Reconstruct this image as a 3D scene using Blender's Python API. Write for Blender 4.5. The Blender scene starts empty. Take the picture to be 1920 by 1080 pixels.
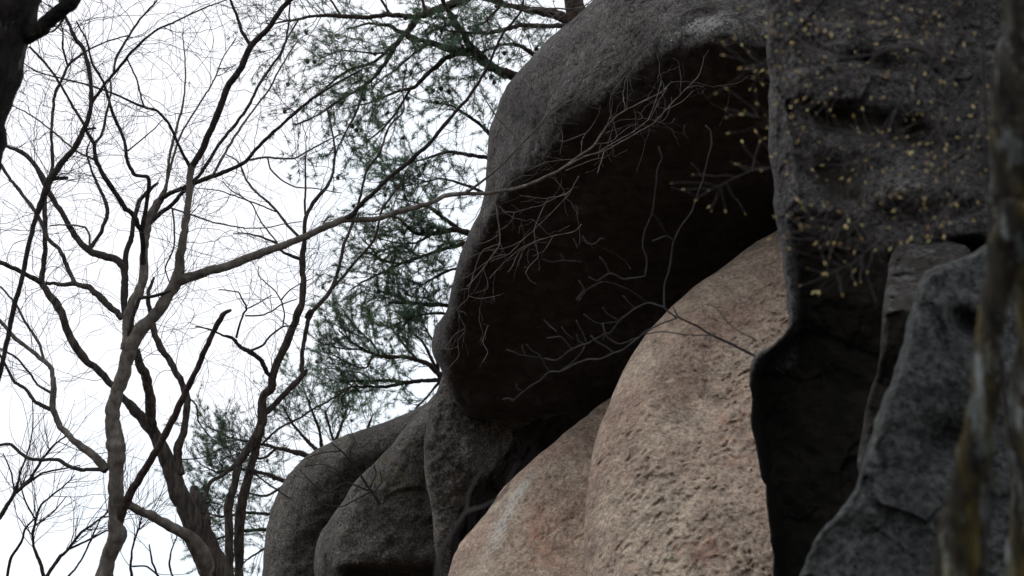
import bpy, math, random
import numpy as np
from mathutils import Vector

# ------------------------------------------------------------------ camera, sky, sun, exposure
sc = bpy.context.scene
PITCH = math.radians(22.0)
FPX = 2667.0                     # focal length in photo pixels (50 mm on 36 mm, 1920 wide)
CAM = np.array([0.0, 0.0, 1.6])
FWD = np.array([0.0, math.cos(PITCH), math.sin(PITCH)])
RGT = np.array([1.0, 0.0, 0.0])
UPV = np.array([0.0, -math.sin(PITCH), math.cos(PITCH)])
cd = bpy.data.cameras.new("camera")
cam = bpy.data.objects.new("camera", cd)
sc.collection.objects.link(cam)
cam.location = CAM
cam.rotation_euler = (math.radians(90) + PITCH, 0, 0)
cd.lens = 50.0
cd.sensor_width = 36.0
cd.clip_end = 2000
cd.dof.use_dof = True
cd.dof.focus_distance = 15.5
cd.dof.aperture_fstop = 3.2
sc.camera = cam

SUN_EL, SUN_AZ = math.radians(52), math.radians(-75)    # azimuth from +Y, negative is left
w = bpy.data.worlds.new("World")
sc.world = w
w.use_nodes = True
nt = w.node_tree
bg = nt.nodes["Background"]
sky = nt.nodes.new("ShaderNodeTexSky")
sky.sky_type = 'NISHITA'
sky.sun_disc = False
sky.sun_elevation = SUN_EL
sky.sun_rotation = SUN_AZ
sky.dust_density = 3.0
tc = nt.nodes.new("ShaderNodeTexCoord")
nz = nt.nodes.new("ShaderNodeTexNoise")
nz.inputs["Scale"].default_value = 2.2
nz.inputs["Detail"].default_value = 4
nt.links.new(tc.outputs["Generated"], nz.inputs["Vector"])
cr = nt.nodes.new("ShaderNodeValToRGB")
cr.color_ramp.elements[0].position = 0.35
cr.color_ramp.elements[0].color = (0.79, 0.90, 1.0, 1)
cr.color_ramp.elements[1].position = 0.6
cr.color_ramp.elements[1].color = (0.94, 0.95, 1.0, 1)
nt.links.new(nz.outputs["Fac"], cr.inputs["Fac"])
vm = nt.nodes.new("ShaderNodeVectorMath")
vm.operation = 'SCALE'
vm.inputs["Scale"].default_value = 11.6
nt.links.new(cr.outputs["Color"], vm.inputs[0])
mx = nt.nodes.new("ShaderNodeMix")
mx.data_type = 'RGBA'
mx.inputs["Factor"].default_value = 0.92
nt.links.new(sky.outputs["Color"], mx.inputs["A"])
nt.links.new(vm.outputs["Vector"], mx.inputs["B"])
nt.links.new(mx.outputs["Result"], bg.inputs["Color"])
bg.inputs["Strength"].default_value = 0.1

sl = bpy.data.lights.new("sun", 'SUN')
sl.energy = 0.6
sl.angle = math.radians(25)
sl.color = (1.0, 0.97, 0.92)
so = bpy.data.objects.new("sun", sl)
sc.collection.objects.link(so)
sd_ = Vector((math.sin(SUN_AZ) * math.cos(SUN_EL), math.cos(SUN_AZ) * math.cos(SUN_EL), math.sin(SUN_EL)))
so.rotation_euler = sd_.to_track_quat('Z', 'Y').to_euler()
sc.view_settings.view_transform = 'Standard'
sc.view_settings.look = 'None'
sc.view_settings.exposure = 0.1
sc.view_settings.gamma = 1.0

# ------------------------------------------------------------------ maths helpers
rng = np.random.default_rng(11)
random.seed(5)

def P(px, py, d):
    """photo direction (px, py) at depth d metres -> world point(s)"""
    px, py, d = np.broadcast_arrays(np.asarray(px, float), np.asarray(py, float), np.asarray(d, float))
    a = ((px - 960) / FPX)[..., None]
    b = (-(py - 540) / FPX)[..., None]
    return CAM + d[..., None] * (FWD + a * RGT + b * UPV)

def _hash(i, j, k, s):
    n = (i * 374761393 + j * 668265263 + k * 2147483647 + s * 974634777) & 0xffffffff
    n = ((n ^ (n >> 13)) * 1274126177) & 0xffffffff
    n = ((n ^ (n >> 15)) * 2246822519) & 0xffffffff
    return ((n ^ (n >> 16)) & 0xffffff) / float(0xffffff)

def vnoise(p, f=1.0, s=0):
    q = np.asarray(p) * f + 1000.0
    i = np.floor(q).astype(np.int64)
    t = q - i
    t = t * t * t * (t * (t * 6 - 15) + 10)
    x, y, z = i[..., 0], i[..., 1], i[..., 2]
    r = 0
    for a in (0, 1):
        for b in (0, 1):
            for c in (0, 1):
                wgt = (t[..., 0] if a else 1 - t[..., 0]) * (t[..., 1] if b else 1 - t[..., 1]) * (t[..., 2] if c else 1 - t[..., 2])
                r = r + wgt * _hash(x + a, y + b, z + c, s)
    return r * 2 - 1

def fbm(p, f=1.0, o=4, s=0, gain=0.5):
    r, a = 0, 1.0
    for k in range(o):
        r = r + a * vnoise(p, f, s + k * 17)
        f *= 2.03
        a *= gain
    return r

def facets(p, size, s=0):
    """broken, chipped relief: each cell of the rock ends in its own tilted plane"""
    q = p / size + 0.35 * np.stack([vnoise(p / size, 0.8, s + c) for c in range(3)], -1) + 500
    i0 = np.floor(q).astype(np.int64)
    best = np.full(q.shape[:-1], 1e9); val = np.zeros(q.shape[:-1])
    for a in (-1, 0, 1):
        for b in (-1, 0, 1):
            for c in (-1, 0, 1):
                x, y, z = i0[..., 0] + a, i0[..., 1] + b, i0[..., 2] + c
                h = [_hash(x, y, z, s + k) for k in range(7)]
                dx, dy, dz = q[..., 0] - x - h[0], q[..., 1] - y - h[1], q[..., 2] - z - h[2]
                d = dx * dx + dy * dy + dz * dz
                v = dx * (h[3] - .5) * 2 + dy * (h[4] - .5) + dz * (h[5] - .5) * 2 + (h[6] - .5) * 0.5
                m = d < best
                best = np.where(m, d, best); val = np.where(m, v, val)
    return val * size

def smooth_poly(pts, n=5, closed=True, tight=1.0):
    pts = np.asarray(pts, float)
    m = len(pts)
    out = []
    rngi = range(m) if closed else range(m - 1)
    for i in rngi:
        if closed:
            p0, p1, p2, p3 = pts[(i - 1) % m], pts[i], pts[(i + 1) % m], pts[(i + 2) % m]
        else:
            p0, p1, p2, p3 = pts[max(i - 1, 0)], pts[i], pts[i + 1], pts[min(i + 2, m - 1)]
        d = [max(np.linalg.norm(q), 1e-6) ** 0.5 for q in ((p1 - p0)[:3], (p2 - p1)[:3], (p3 - p2)[:3])]
        if d[0] < 1e-2: d[0] = d[1]
        if d[2] < 1e-2: d[2] = d[1]
        t1 = ((p1 - p0) / d[0] - (p2 - p0) / (d[0] + d[1]) + (p2 - p1) / d[1]) * d[1]
        t2 = ((p2 - p1) / d[1] - (p3 - p1) / (d[1] + d[2]) + (p3 - p2) / d[2]) * d[1]
        t1 = t1 * tight + (p2 - p1) * (1 - tight); t2 = t2 * tight + (p2 - p1) * (1 - tight)
        for k in range(n):
            t = k / n
            out.append((2 * t**3 - 3 * t**2 + 1) * p1 + (t**3 - 2 * t**2 + t) * t1 + (-2 * t**3 + 3 * t**2) * p2 + (t**3 - t**2) * t2)
    if not closed:
        out.append(pts[-1])
    return np.array(out)

def nearest(px, py, poly, closed=True):
    """distance, nearest point and side sign (+ = left of travel direction on screen) to a polyline"""
    a = poly if closed else poly[:-1]
    b = np.roll(poly, -1, 0) if closed else poly[1:]
    best = np.full(px.shape, 1e18)
    bx = np.zeros_like(px); by = np.zeros_like(px); sg = np.zeros_like(px)
    for (ax, ay), (cx, cy) in zip(a, b):
        dx, dy = cx - ax, cy - ay
        L = dx * dx + dy * dy + 1e-9
        t = np.clip(((px - ax) * dx + (py - ay) * dy) / L, 0, 1)
        qx, qy = ax + t * dx, ay + t * dy
        d = (px - qx) ** 2 + (py - qy) ** 2
        m = d < best - 1e-9
        best = np.where(m, d, best)
        bx = np.where(m, qx, bx); by = np.where(m, qy, by)
        sg = np.where(m, np.sign(dx * (py - ay) - dy * (px - ax)), sg)
    return np.sqrt(best), bx, by, sg

def inside(px, py, poly):
    r = np.zeros(px.shape, bool)
    x0, y0 = poly[-1]
    for x1, y1 in poly:
        c = ((y1 > py) != (y0 > py)) & (px < (x0 - x1) * (py - y1) / ((y0 - y1) + 1e-12) + x1)
        r ^= c
        x0, y0 = x1, y1
    return r

def soft(s, k):
    """smooth ramp: 0 for negative s, s for positive"""
    return k * np.logaddexp(0, s / k)

def sig(x):
    return 1 / (1 + np.exp(-np.clip(x, -40, 40)))

# ------------------------------------------------------------------ object helpers
def link(name, verts, faces_list, mat, parent=None, origin=None, smooth=True, attrs=None):
    """faces_list: list of numpy int arrays (n,3) or (n,4)"""
    me = bpy.data.meshes.new(name)
    v = np.asarray(verts, float)
    o = bpy.data.objects.new(name, me)
    if origin is None:
        origin = np.zeros(3) if parent is None else np.array(parent.location)
    origin = np.asarray(origin, float)
    v = v - origin
    me.vertices.add(len(v))
    me.vertices.foreach_set("co", v.astype(np.float32).ravel())
    fl = [np.asarray(f, np.int32) for f in faces_list if len(f)]
    loops = np.concatenate([f.ravel() for f in fl])
    tot = np.concatenate([np.full(len(f), f.shape[1], np.int32) for f in fl])
    st = np.concatenate([[0], np.cumsum(tot)[:-1]]).astype(np.int32)
    me.loops.add(len(loops))
    me.loops.foreach_set("vertex_index", loops)
    me.polygons.add(len(tot))
    me.polygons.foreach_set("loop_start", st)
    me.polygons.foreach_set("loop_total", tot)
    me.polygons.foreach_set("use_smooth", np.full(len(tot), smooth, bool))
    me.update(calc_edges=True)
    me.validate()
    if attrs:
        for an, av in attrs.items():
            at = me.attributes.new(an, 'FLOAT', 'POINT')
            at.data.foreach_set("value", np.asarray(av, np.float32))
    me.materials.append(mat)
    sc.collection.objects.link(o)
    if parent is not None:
        o.parent = parent
    else:
        o.location = origin
    return o

def tag(o, label=None, cat=None, group=None, kind=None):
    if label: o["label"] = label
    if cat: o["category"] = cat
    if group: o["group"] = group
    if kind: o["kind"] = kind
    return o

def thing(name, loc, label, cat, group=None):
    o = bpy.data.objects.new(name, None)
    o.empty_display_size = 0.3
    sc.collection.objects.link(o)
    o.location = loc
    return tag(o, label, cat, group)

# ------------------------------------------------------------------ materials
class NB:
    def __init__(s, name):
        s.m = bpy.data.materials.new(name)
        s.m.use_nodes = True
        s.t = s.m.node_tree
        s.b = s.t.nodes["Principled BSDF"]
        s.b.inputs["Roughness"].default_value = 0.9
        s.b.inputs["Specular IOR Level"].default_value = 0.2
        s.tc = s.t.nodes.new("ShaderNodeTexCoord")
    def l(s, a, b): s.t.links.new(a, b)
    def mapping(s, scale=(1, 1, 1), rot=(0, 0, 0)):
        n = s.t.nodes.new("ShaderNodeMapping")
        n.inputs["Scale"].default_value = scale
        n.inputs["Rotation"].default_value = rot
        s.l(s.tc.outputs["Object"], n.inputs["Vector"])
        return n.outputs["Vector"]
    def noise(s, scale, detail=4, rough=0.5, vec=None, dist=0.0):
        n = s.t.nodes.new("ShaderNodeTexNoise")
        n.inputs["Scale"].default_value = scale
        n.inputs["Detail"].default_value = detail
        n.inputs["Roughness"].default_value = rough
        n.inputs["Distortion"].default_value = dist
        s.l(vec or s.tc.outputs["Object"], n.inputs["Vector"])
        return n.outputs["Fac"]
    def voro(s, scale, vec=None, feat='F1'):
        n = s.t.nodes.new("ShaderNodeTexVoronoi")
        n.feature = feat
        n.inputs["Scale"].default_value = scale
        s.l(vec or s.tc.outputs["Object"], n.inputs["Vector"])
        return n.outputs["Distance"]
    def ramp(s, fac, *els):
        n = s.t.nodes.new("ShaderNodeValToRGB")
        e = n.color_ramp.elements
        while len(e) < len(els): e.new(0.5)
        for q, (p, c) in zip(e, els):
            q.position = p
            q.color = (c, c, c, 1) if isinstance(c, (int, float)) else (*c, 1)
        s.l(fac, n.inputs["Fac"])
        return n.outputs["Color"]
    def mix(s, fac, a, b, mode='MIX'):
        n = s.t.nodes.new("ShaderNodeMix")
        n.data_type = 'RGBA'
        n.blend_type = mode
        for key, val in (("Factor", fac), ("A", a), ("B", b)):
            if isinstance(val, (int, float)): n.inputs[key].default_value = val
            elif isinstance(val, tuple): n.inputs[key].default_value = (*val, 1)
            else: s.l(val, n.inputs[key])
        return n.outputs["Result"]
    def math(s, op, a, b):
        n = s.t.nodes.new("ShaderNodeMath")
        n.operation = op
        for i, val in enumerate((a, b)):
            if isinstance(val, (int, float)): n.inputs[i].default_value = val
            else: s.l(val, n.inputs[i])
        return n.outputs[0]
    def attr(s, name):
        n = s.t.nodes.new("ShaderNodeAttribute")
        n.attribute_name = name
        return n.outputs["Fac"]
    def bump(s, h, dist, strength=1.0):
        n = s.t.nodes.new("ShaderNodeBump")
        n.inputs["Distance"].default_value = dist
        n.inputs["Strength"].default_value = strength
        s.l(h, n.inputs["Height"])
        s.l(n.outputs["Normal"], s.b.inputs["Normal"])
    def color(s, c): s.l(c, s.b.inputs["Base Color"])

def granite(name, c1, c2, c3, pale, dark, moss, grain=70.0, bump=0.02, contrast=0.5, squash=1.0, streak=0.75):
    """weathered granite: broad tone patches, crystal speckle; attributes pale / dark / moss mark stained zones and painted-in shade"""
    n = NB(name)
    gv = n.mapping((1, squash, 1))
    base = n.ramp(n.noise(0.9, 6, 0.6), (0.35, c1), (0.5, c2), (0.68, c3))
    sp = n.ramp(n.noise(grain, 3, 0.75, gv), (0.36, 1 - contrast), (0.5, 1.0), (0.64, 1 + contrast))
    base = n.mix(1.0, base, sp, 'MULTIPLY')
    md = n.ramp(n.noise(5, 9, 0.78, gv), (0.32, 0.45), (0.5, 0.95), (0.7, 1.6))
    base = n.mix(0.8, base, md, 'MULTIPLY')
    stk = n.ramp(n.noise(2.6, 6, 0.7, n.mapping((1, 1, 0.22))), (0.38, 0.72), (0.55, 1.02), (0.7, 1.22))
    base = n.mix(streak, base, stk, 'MULTIPLY')
    brk = n.noise(4.5, 8, 0.72)
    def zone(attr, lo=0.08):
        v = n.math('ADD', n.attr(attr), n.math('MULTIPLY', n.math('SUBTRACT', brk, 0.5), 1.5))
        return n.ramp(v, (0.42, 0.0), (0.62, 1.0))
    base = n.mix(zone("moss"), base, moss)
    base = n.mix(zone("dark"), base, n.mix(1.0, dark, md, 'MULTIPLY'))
    brk2 = n.noise(22, 6, 0.8)
    v = n.math('ADD', n.attr("pale"), n.math('MULTIPLY', n.math('SUBTRACT', brk2, 0.5), 2.2))
    base = n.mix(n.ramp(v, (0.48, 0.0), (0.6, 1.0)), base, pale)
    n.color(base)
    h = n.math('ADD', n.noise(grain * 0.5, 5, 0.7, gv), n.math('MULTIPLY', n.noise(6, 5, 0.6), 1.5))
    n.bump(h, bump)
    return n.m

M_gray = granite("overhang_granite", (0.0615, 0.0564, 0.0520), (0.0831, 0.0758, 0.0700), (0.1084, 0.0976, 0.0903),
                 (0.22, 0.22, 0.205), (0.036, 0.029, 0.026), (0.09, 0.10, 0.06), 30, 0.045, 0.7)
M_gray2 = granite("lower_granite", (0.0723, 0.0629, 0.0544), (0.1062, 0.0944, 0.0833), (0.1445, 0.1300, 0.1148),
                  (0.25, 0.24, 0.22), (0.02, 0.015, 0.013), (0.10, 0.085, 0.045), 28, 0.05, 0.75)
M_brown = granite("tan_granite", (0.3118, 0.2168, 0.1657), (0.3708, 0.2794, 0.2123), (0.3961, 0.3210, 0.2463),
                  (0.47, 0.46, 0.42), (0.36, 0.22, 0.16), (0.44, 0.38, 0.25), 26, 0.045, 0.34, 0.35, 0.3)
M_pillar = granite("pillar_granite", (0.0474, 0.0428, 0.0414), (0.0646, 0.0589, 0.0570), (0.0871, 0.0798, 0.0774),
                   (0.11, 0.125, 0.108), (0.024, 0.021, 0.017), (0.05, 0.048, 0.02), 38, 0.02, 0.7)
M_slab = granite("slab_granite", (0.0314, 0.0324, 0.0316), (0.0445, 0.0459, 0.0444), (0.0628, 0.0637, 0.0602),
                 (0.17, 0.19, 0.175), (0.02, 0.02, 0.02), (0.07, 0.08, 0.045), 38, 0.02, 0.7)

def bark(name, c1, c2, c3, stretch=0.25, scale=30, bump=0.01, lichen=None, lich_t=0.6, moss=None, lsc=9, msc=6, furrow=0.8):
    n = NB(name)
    v = n.mapping((1, 1, stretch))
    base = n.ramp(n.noise(scale, 6, 0.65, v, 0.3), (0.35, c1), (0.52, c2), (0.68, c3))
    if moss:
        base = n.mix(n.ramp(n.noise(msc, 6, 0.75, v), (0.49, 0.0), (0.56, 1.0)), base, moss)
    if lichen:
        base = n.mix(n.ramp(n.noise(lsc, 7, 0.7, n.mapping((1, 1, 0.35))), (lich_t, 0.0), (lich_t + 0.07, 1.0)), base, lichen)
    fur = n.ramp(n.noise(scale * 0.4, 5, 0.6, n.mapping((1, 1, 0.09)), 0.4), (0.40, furrow), (0.50, 1.0), (0.62, 1.15))
    base = n.mix(1.0, base, fur, 'MULTIPLY')
    n.color(base)
    n.bump(n.math('ADD', n.noise(scale, 6, 0.7, v, 0.5), fur), bump)
    return n.m

M_bark_pale = bark("pale_smooth_bark", (0.0714, 0.0605, 0.0504), (0.1260, 0.1092, 0.0924), (0.1932, 0.1764, 0.1512), 0.6, 16, 0.01, (0.2520, 0.2436, 0.2184), 0.60)
M_bark_fis = bark("fissured_bark", (0.0248, 0.0198, 0.0165), (0.0660, 0.0550, 0.0468), (0.1155, 0.0990, 0.0853), 0.15, 26, 0.03)
M_bark_dark = bark("dark_bark", (0.0210, 0.0168, 0.0156), (0.0390, 0.0312, 0.0282), (0.0660, 0.0540, 0.0480), 0.35, 22, 0.01)
M_bark_red = bark("dead_reddish_wood", (0.03, 0.02, 0.018), (0.055, 0.036, 0.032), (0.09, 0.065, 0.058), 0.2, 30, 0.008)
M_twig = bark("twig_bark", (0.0300, 0.0260, 0.0250), (0.0500, 0.0425, 0.0400), (0.0750, 0.0650, 0.0600), 1, 8, 0.0)
M_twig_pale = bark("pale_twig_bark", (0.0806, 0.0713, 0.0651), (0.1240, 0.1116, 0.1023), (0.1736, 0.1550, 0.1426), 1, 8, 0.0)
M_pine_bark = bark("pine_bark", (0.0245, 0.0175, 0.0154), (0.0525, 0.0364, 0.0301), (0.0910, 0.0630, 0.0490), 0.5, 14, 0.02)
M_near = bark("mossy_lichened_bark", (0.008, 0.007, 0.005), (0.022, 0.018, 0.012), (0.045, 0.037, 0.026), 0.2, 45, 0.02,
              (0.19, 0.205, 0.195), 0.535, (0.085, 0.064, 0.018), 20, 12, 0.4)
M_top = bark("blackish_bark", (0.0072, 0.0060, 0.0054), (0.0180, 0.0150, 0.0132), (0.0360, 0.0300, 0.0270), 0.3, 16, 0.03,
             (0.10, 0.10, 0.09), 0.57)

def needle_mat():
    n = NB("pine_needles")
    n.color(n.ramp(n.noise(1.1, 3, 0.6), (0.35, (0.05, 0.08, 0.065)), (0.52, (0.062, 0.105, 0.068)), (0.64, (0.12, 0.175, 0.045))))
    n.b.inputs["Roughness"].default_value = 0.55
    n.b.inputs["Specular IOR Level"].default_value = 0.4
    # needles are thin: some light passes through them
    tr = n.t.nodes.new("ShaderNodeBsdfTranslucent")
    tr.inputs["Color"].default_value = (0.13, 0.21, 0.12, 1)
    ms = n.t.nodes.new("ShaderNodeMixShader")
    ms.inputs[0].default_value = 0.45
    n.l(n.b.outputs[0], ms.inputs[1]); n.l(tr.outputs[0], ms.inputs[2])
    n.l(ms.outputs[0], n.t.nodes["Material Output"].inputs["Surface"])
    return n.m
M_needle = needle_mat()

def plain(name, a, b, sc_=20, rough=0.7):
    n = NB(name)
    n.color(n.ramp(n.noise(sc_, 3), (0.35, a), (0.65, b)))
    n.b.inputs["Roughness"].default_value = rough
    return n.m
M_cone = plain("pine_cone_scales", (0.02, 0.014, 0.011), (0.05, 0.036, 0.028), 60)
M_bud = plain("spring_bud", (0.28, 0.15, 0.03), (0.78, 0.64, 0.28), 14, 0.4)

def ground_mat():
    n = NB("forest_floor")
    n.color(n.ramp(n.noise(3, 8, 0.7), (0.35, (0.035, 0.025, 0.016)), (0.55, (0.06, 0.043, 0.028)), (0.7, (0.085, 0.062, 0.04))))
    n.bump(n.noise(12, 8, 0.7), 0.08)
    return n.m

# ------------------------------------------------------------------ ground
def ground():
    xs = np.unique(np.concatenate([np.linspace(-400, -40, 12), np.linspace(-40, 40, 81), np.linspace(40, 400, 12)]))
    ys = np.unique(np.concatenate([np.linspace(-400, -20, 12), np.linspace(-20, 60, 81), np.linspace(60, 500, 14)]))
    X, Y = np.meshgrid(xs, ys)
    Z = 0.12 * fbm(np.stack([X, Y, 0 * X], -1), 0.3, 4, 3) - 0.05
    V = np.stack([X, Y, Z], -1).reshape(-1, 3)
    i = np.arange(len(V)).reshape(X.shape)
    F = np.stack([i[:-1, :-1], i[:-1, 1:], i[1:, 1:], i[1:, :-1]], -1).reshape(-1, 4)
    tag(link("ground", V, [F], ground_mat()), kind="structure")
ground()

# ------------------------------------------------------------------ boulders
def lines(lo, hi, step, a, b, far):
    """grid lines: fine between a and b (the part in view), coarser outside"""
    a, b = max(a, lo), min(b, hi)
    r = [np.arange(a, b + step, step)]
    if lo < a: r.insert(0, np.arange(lo, a - 0.5 * step, far))
    if hi > b: r.append(np.arange(b + far, hi + far, far))
    return np.unique(np.concatenate(r))

def boulder(name, label, mat, outline, zfun, thick, er=60, ed=0.5, step=5, rough=(0.12, 0.02), jit=2.0,
            stains_shade=None, seed=0, back=400, pits=None, chip=None):
    ol = smooth_poly(outline, 4)
    # a weathered outline: real unevenness of the rock's edge
    c = np.concatenate([ol, np.zeros((len(ol), 1))], 1)
    ol = ol + np.stack([fbm(c, 0.02, 3, seed + 5) + 0.5 * fbm(c, 0.11, 2, seed + 6), fbm(c, 0.02, 3, seed + 9) + 0.5 * fbm(c, 0.11, 2, seed + 7)], -1) * jit
    lo, hi = ol.min(0), ol.max(0)
    gx = lines(lo[0] - step, hi[0] + step, step, -20, 1940, 30)
    gy = lines(lo[1] - step, hi[1] + step, step, -20, 1100, 30)
    X, Y = np.meshgrid(gx, gy)
    ins = inside(X, Y, ol)
    cell = ins[:-1, :-1] | ins[:-1, 1:] | ins[1:, 1:] | ins[1:, :-1]
    used = np.zeros(X.shape, bool)
    used[:-1, :-1] |= cell; used[:-1, 1:] |= cell; used[1:, 1:] |= cell; used[1:, :-1] |= cell
    edge = used & ~ins
    idx = -np.ones(X.shape, int)
    idx[used] = np.arange(used.sum())
    x, y, e = X[used], Y[used], edge[used]
    d, nx, ny, _ = nearest(x, y, ol)
    x = np.where(e, nx, x); y = np.where(e, ny, y); d = np.where(e, 0, d)
    z = zfun(x, y)
    t = np.clip(1 - d / er, 0, 1)
    zf = z + ed * (1 - np.sqrt(np.clip(1 - t * t, 0, 1)))
    p0 = P(x, y, zf)
    fade = np.clip(d / 14, 0, 1)
    bump = rough[0] * fbm(p0, 0.9, 4, seed) + rough[1] * fbm(p0, 9.0, 3, seed + 50)
    if chip is not None:
        for sz, am in chip: bump = bump + am * facets(p0, sz, seed * 13)
    if pits is not None:
        bump = bump + pits(p0)
    zf = zf + bump * fade
    front = P(x, y, zf)
    tb = np.clip(1 - d / back, 0, 1)
    zb = zf + thick * np.sqrt(np.clip(1 - tb * tb, 0, 1)) + 0.02
    rear = P(x, y, zb)
    n = len(x)
    F = np.stack([idx[:-1, :-1][cell], idx[:-1, 1:][cell], idx[1:, 1:][cell], idx[1:, :-1][cell]], -1)[:, ::-1]
    # the rear half reuses the rim vertices
    ridx = np.where(e, np.arange(n), 0)
    ridx[~e] = n + np.arange((~e).sum())
    V = np.concatenate([front, rear[~e]])
    F = np.concatenate([F, ridx[F][:, ::-1]])
    at = {}
    for k in ("pale", "dark", "moss"):
        a = np.zeros(n)
        if stains_shade and k in stains_shade:
            a = stains_shade[k](x, y)
        at[k] = np.concatenate([a, np.zeros((~e).sum())])
    ctr = front.mean(0)
    o = link(name, V, [F], mat, origin=(ctr[0], ctr[1], 0.0), attrs=at)
    return tag(o, label, "boulder")

def blob(x, y, cx, cy, rx, ry, ang=0):
    a = math.radians(ang)
    u = (x - cx) * math.cos(a) + (y - cy) * math.sin(a)
    v = -(x - cx) * math.sin(a) + (y - cy) * math.cos(a)
    return np.exp(-((u / rx) ** 2 + (v / ry) ** 2))

# -- the great overhanging boulder: a pale flank facing the sky at left and a dark sloping underside
RIDGE = smooth_poly([(1760, 70), (1440, 76), (1330, 74), (1240, 92), (1190, 125), (1135, 170), (1080, 200), (1047, 228), (1030, 268),
                     (985, 312), (945, 362), (915, 412), (885, 470), (862, 522), (845, 580), (834, 640), (829, 688),
                     (838, 725), (852, 800)], 4, False)
def z_over(x, y):
    z = 14.0 + 0.0098 * (y - 80) + 0.0006 * (1300 - x)
    d, _, _, s = nearest(x, y, RIDGE, False)
    k = 4 + 10 * sig((300 - y) / 60)
    z = z + 0.0175 * soft(d * s, k)
    z = z + 0.1 * blob(x, y, 1150, 60, 90, 160, -60) 
    z = z - 0.3 * blob(x, y, 1300, 330, 170, 130, -50)
    return z
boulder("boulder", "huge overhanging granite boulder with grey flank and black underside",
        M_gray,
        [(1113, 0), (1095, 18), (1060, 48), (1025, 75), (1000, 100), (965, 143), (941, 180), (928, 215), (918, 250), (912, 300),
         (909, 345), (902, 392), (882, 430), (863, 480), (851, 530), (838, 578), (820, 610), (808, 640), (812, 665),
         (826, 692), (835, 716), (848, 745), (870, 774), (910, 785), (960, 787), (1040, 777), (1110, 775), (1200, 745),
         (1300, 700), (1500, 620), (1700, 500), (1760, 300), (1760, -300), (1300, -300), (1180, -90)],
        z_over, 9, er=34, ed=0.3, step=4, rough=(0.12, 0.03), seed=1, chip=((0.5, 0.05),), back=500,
        stains_shade={"pale": lambda x, y: 0.42 * blob(x, y, 1280, 62, 90, 24, -18) + 0.35 * blob(x, y, 1360, 40, 80, 22),
                "dark": lambda x, y: np.clip(0.95 * sig(-((lambda r: r[0] * r[3])(nearest(x, y, RIDGE, False)) + 10) / 5)  # shade of the underside painted into the colour below the ridge
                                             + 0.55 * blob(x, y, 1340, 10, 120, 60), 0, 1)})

# -- main tan slab leaning back under it
def tan_pits(p):
    # weathered pits and flakes, elongated along the slab's slanting grain
    q = p @ np.array([[0.82, 0.0, 0.57], [0, 1, 0], [-0.57, 0, 0.82]])
    q = q + 0.05 * np.stack([vnoise(p, 6.0, 31), vnoise(p, 6.0, 32), vnoise(p, 6.0, 33)], -1)
    q = q * np.array([1.0, 0.35, 0.62])
    a = vnoise(q, 6.0, 3); b = vnoise(q, 13.0, 4); b2 = vnoise(q, 21.0, 14); c = vnoise(q, 38.0, 6)
    where = 0.6 + 0.8 * sig(4 * vnoise(p, 1.3, 77))
    return where * (0.015 * np.clip(a - 0.2, 0, 1) + 0.028 * np.clip(b - 0.3, 0, 1) + 0.04 * np.clip(b2 - 0.25, 0, 1)
                    + 0.045 * np.clip(vnoise(q, 30.0, 9) - 0.15, 0, 1) + 0.012 * c + 0.014 * vnoise(q, 24.0, 8))
def z_tan(x, y):
    z1 = 15.3 - 0.0060 * (y - 540) - 0.0004 * (x - 1300)
    z2 = 11.6 + 0 * x
    z = z2 + soft(z1 - z2, 0.5)
    z = z + 0.9 * np.exp(-np.clip(x - 1100 - 0.0006 * np.clip(1000 - y, 0, 600) ** 2, 0, 400) / 60.0)
    return z + 0.35 * blob(x, y, 1330, 700, 60, 300, 20) - 0.25 * blob(x, y, 1250, 900, 90, 180, 10)
boulder("boulder", "broad tan pitted granite slab bulging up beneath the black underside of the overhang",
        M_brown,
        [(1780, 230), (1560, 372), (1460, 428), (1380, 480), (1300, 541), (1252, 582), (1205, 638), (1168, 695), (1142, 755), (1121, 815),
         (1106, 880), (1098, 950), (1095, 1020), (1098, 1090), (1110, 1500), (1120, 2000), (1800, 2000), (1850, 1000)],
        z_tan, 7, er=80, ed=0.55, step=2.6, rough=(0.10, 0.0), seed=2, pits=tan_pits,
        stains_shade={"dark": lambda x, y: 0.42 * blob(x, y, 1380, 820, 90, 240, 12) + 0.35 * blob(x, y, 1150, 1050, 60, 90) + 0.3 * blob(x, y, 1290, 1040, 120, 60),
                "pale": lambda x, y: 0.05 + 0.2 * blob(x, y, 1180, 850, 60, 130),
                "moss": lambda x, y: 0.36 * blob(x, y, 1330, 560, 220, 90, -35)})

def z_tan2(x, y):
    z = 19.4 - 0.0115 * (y - 770) - 0.002 * (x - 1100)
    z = np.maximum(z, 12.5)
    ln = np.array([(1010, 850), (985, 900), (960, 960), (935, 1030), (925, 1200)], float)
    d, _, _, s = nearest(x, y, ln, False)
    return z + 0.010 * soft(d * s, 5)
boulder("boulder", "smaller tan granite slab with a pale grey streak, left of the broad tan slab",
        M_brown,
        [(832, 1120), (848, 1050), (868, 1012), (900, 975), (935, 925), (985, 878), (1040, 828), (1090, 790), (1150, 745), (1260, 720),
         (1300, 1000), (1250, 2000), (820, 2000)],
        z_tan2, 5, er=40, ed=0.4, step=3, rough=(0.14, 0.0), seed=3, pits=lambda p: 0.6 * tan_pits(p),
        stains_shade={"pale": lambda x, y: 0.52 * blob(x, y, 935, 1000, 75, 22, -62) + 0.45 * blob(x, y, 985, 910, 70, 16, -52),
                "dark": lambda x, y: 0.5 * blob(x, y, 1040, 1040, 70, 60) + 0.45 * blob(x, y, 1000, 970, 40, 60, 30)})

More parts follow.
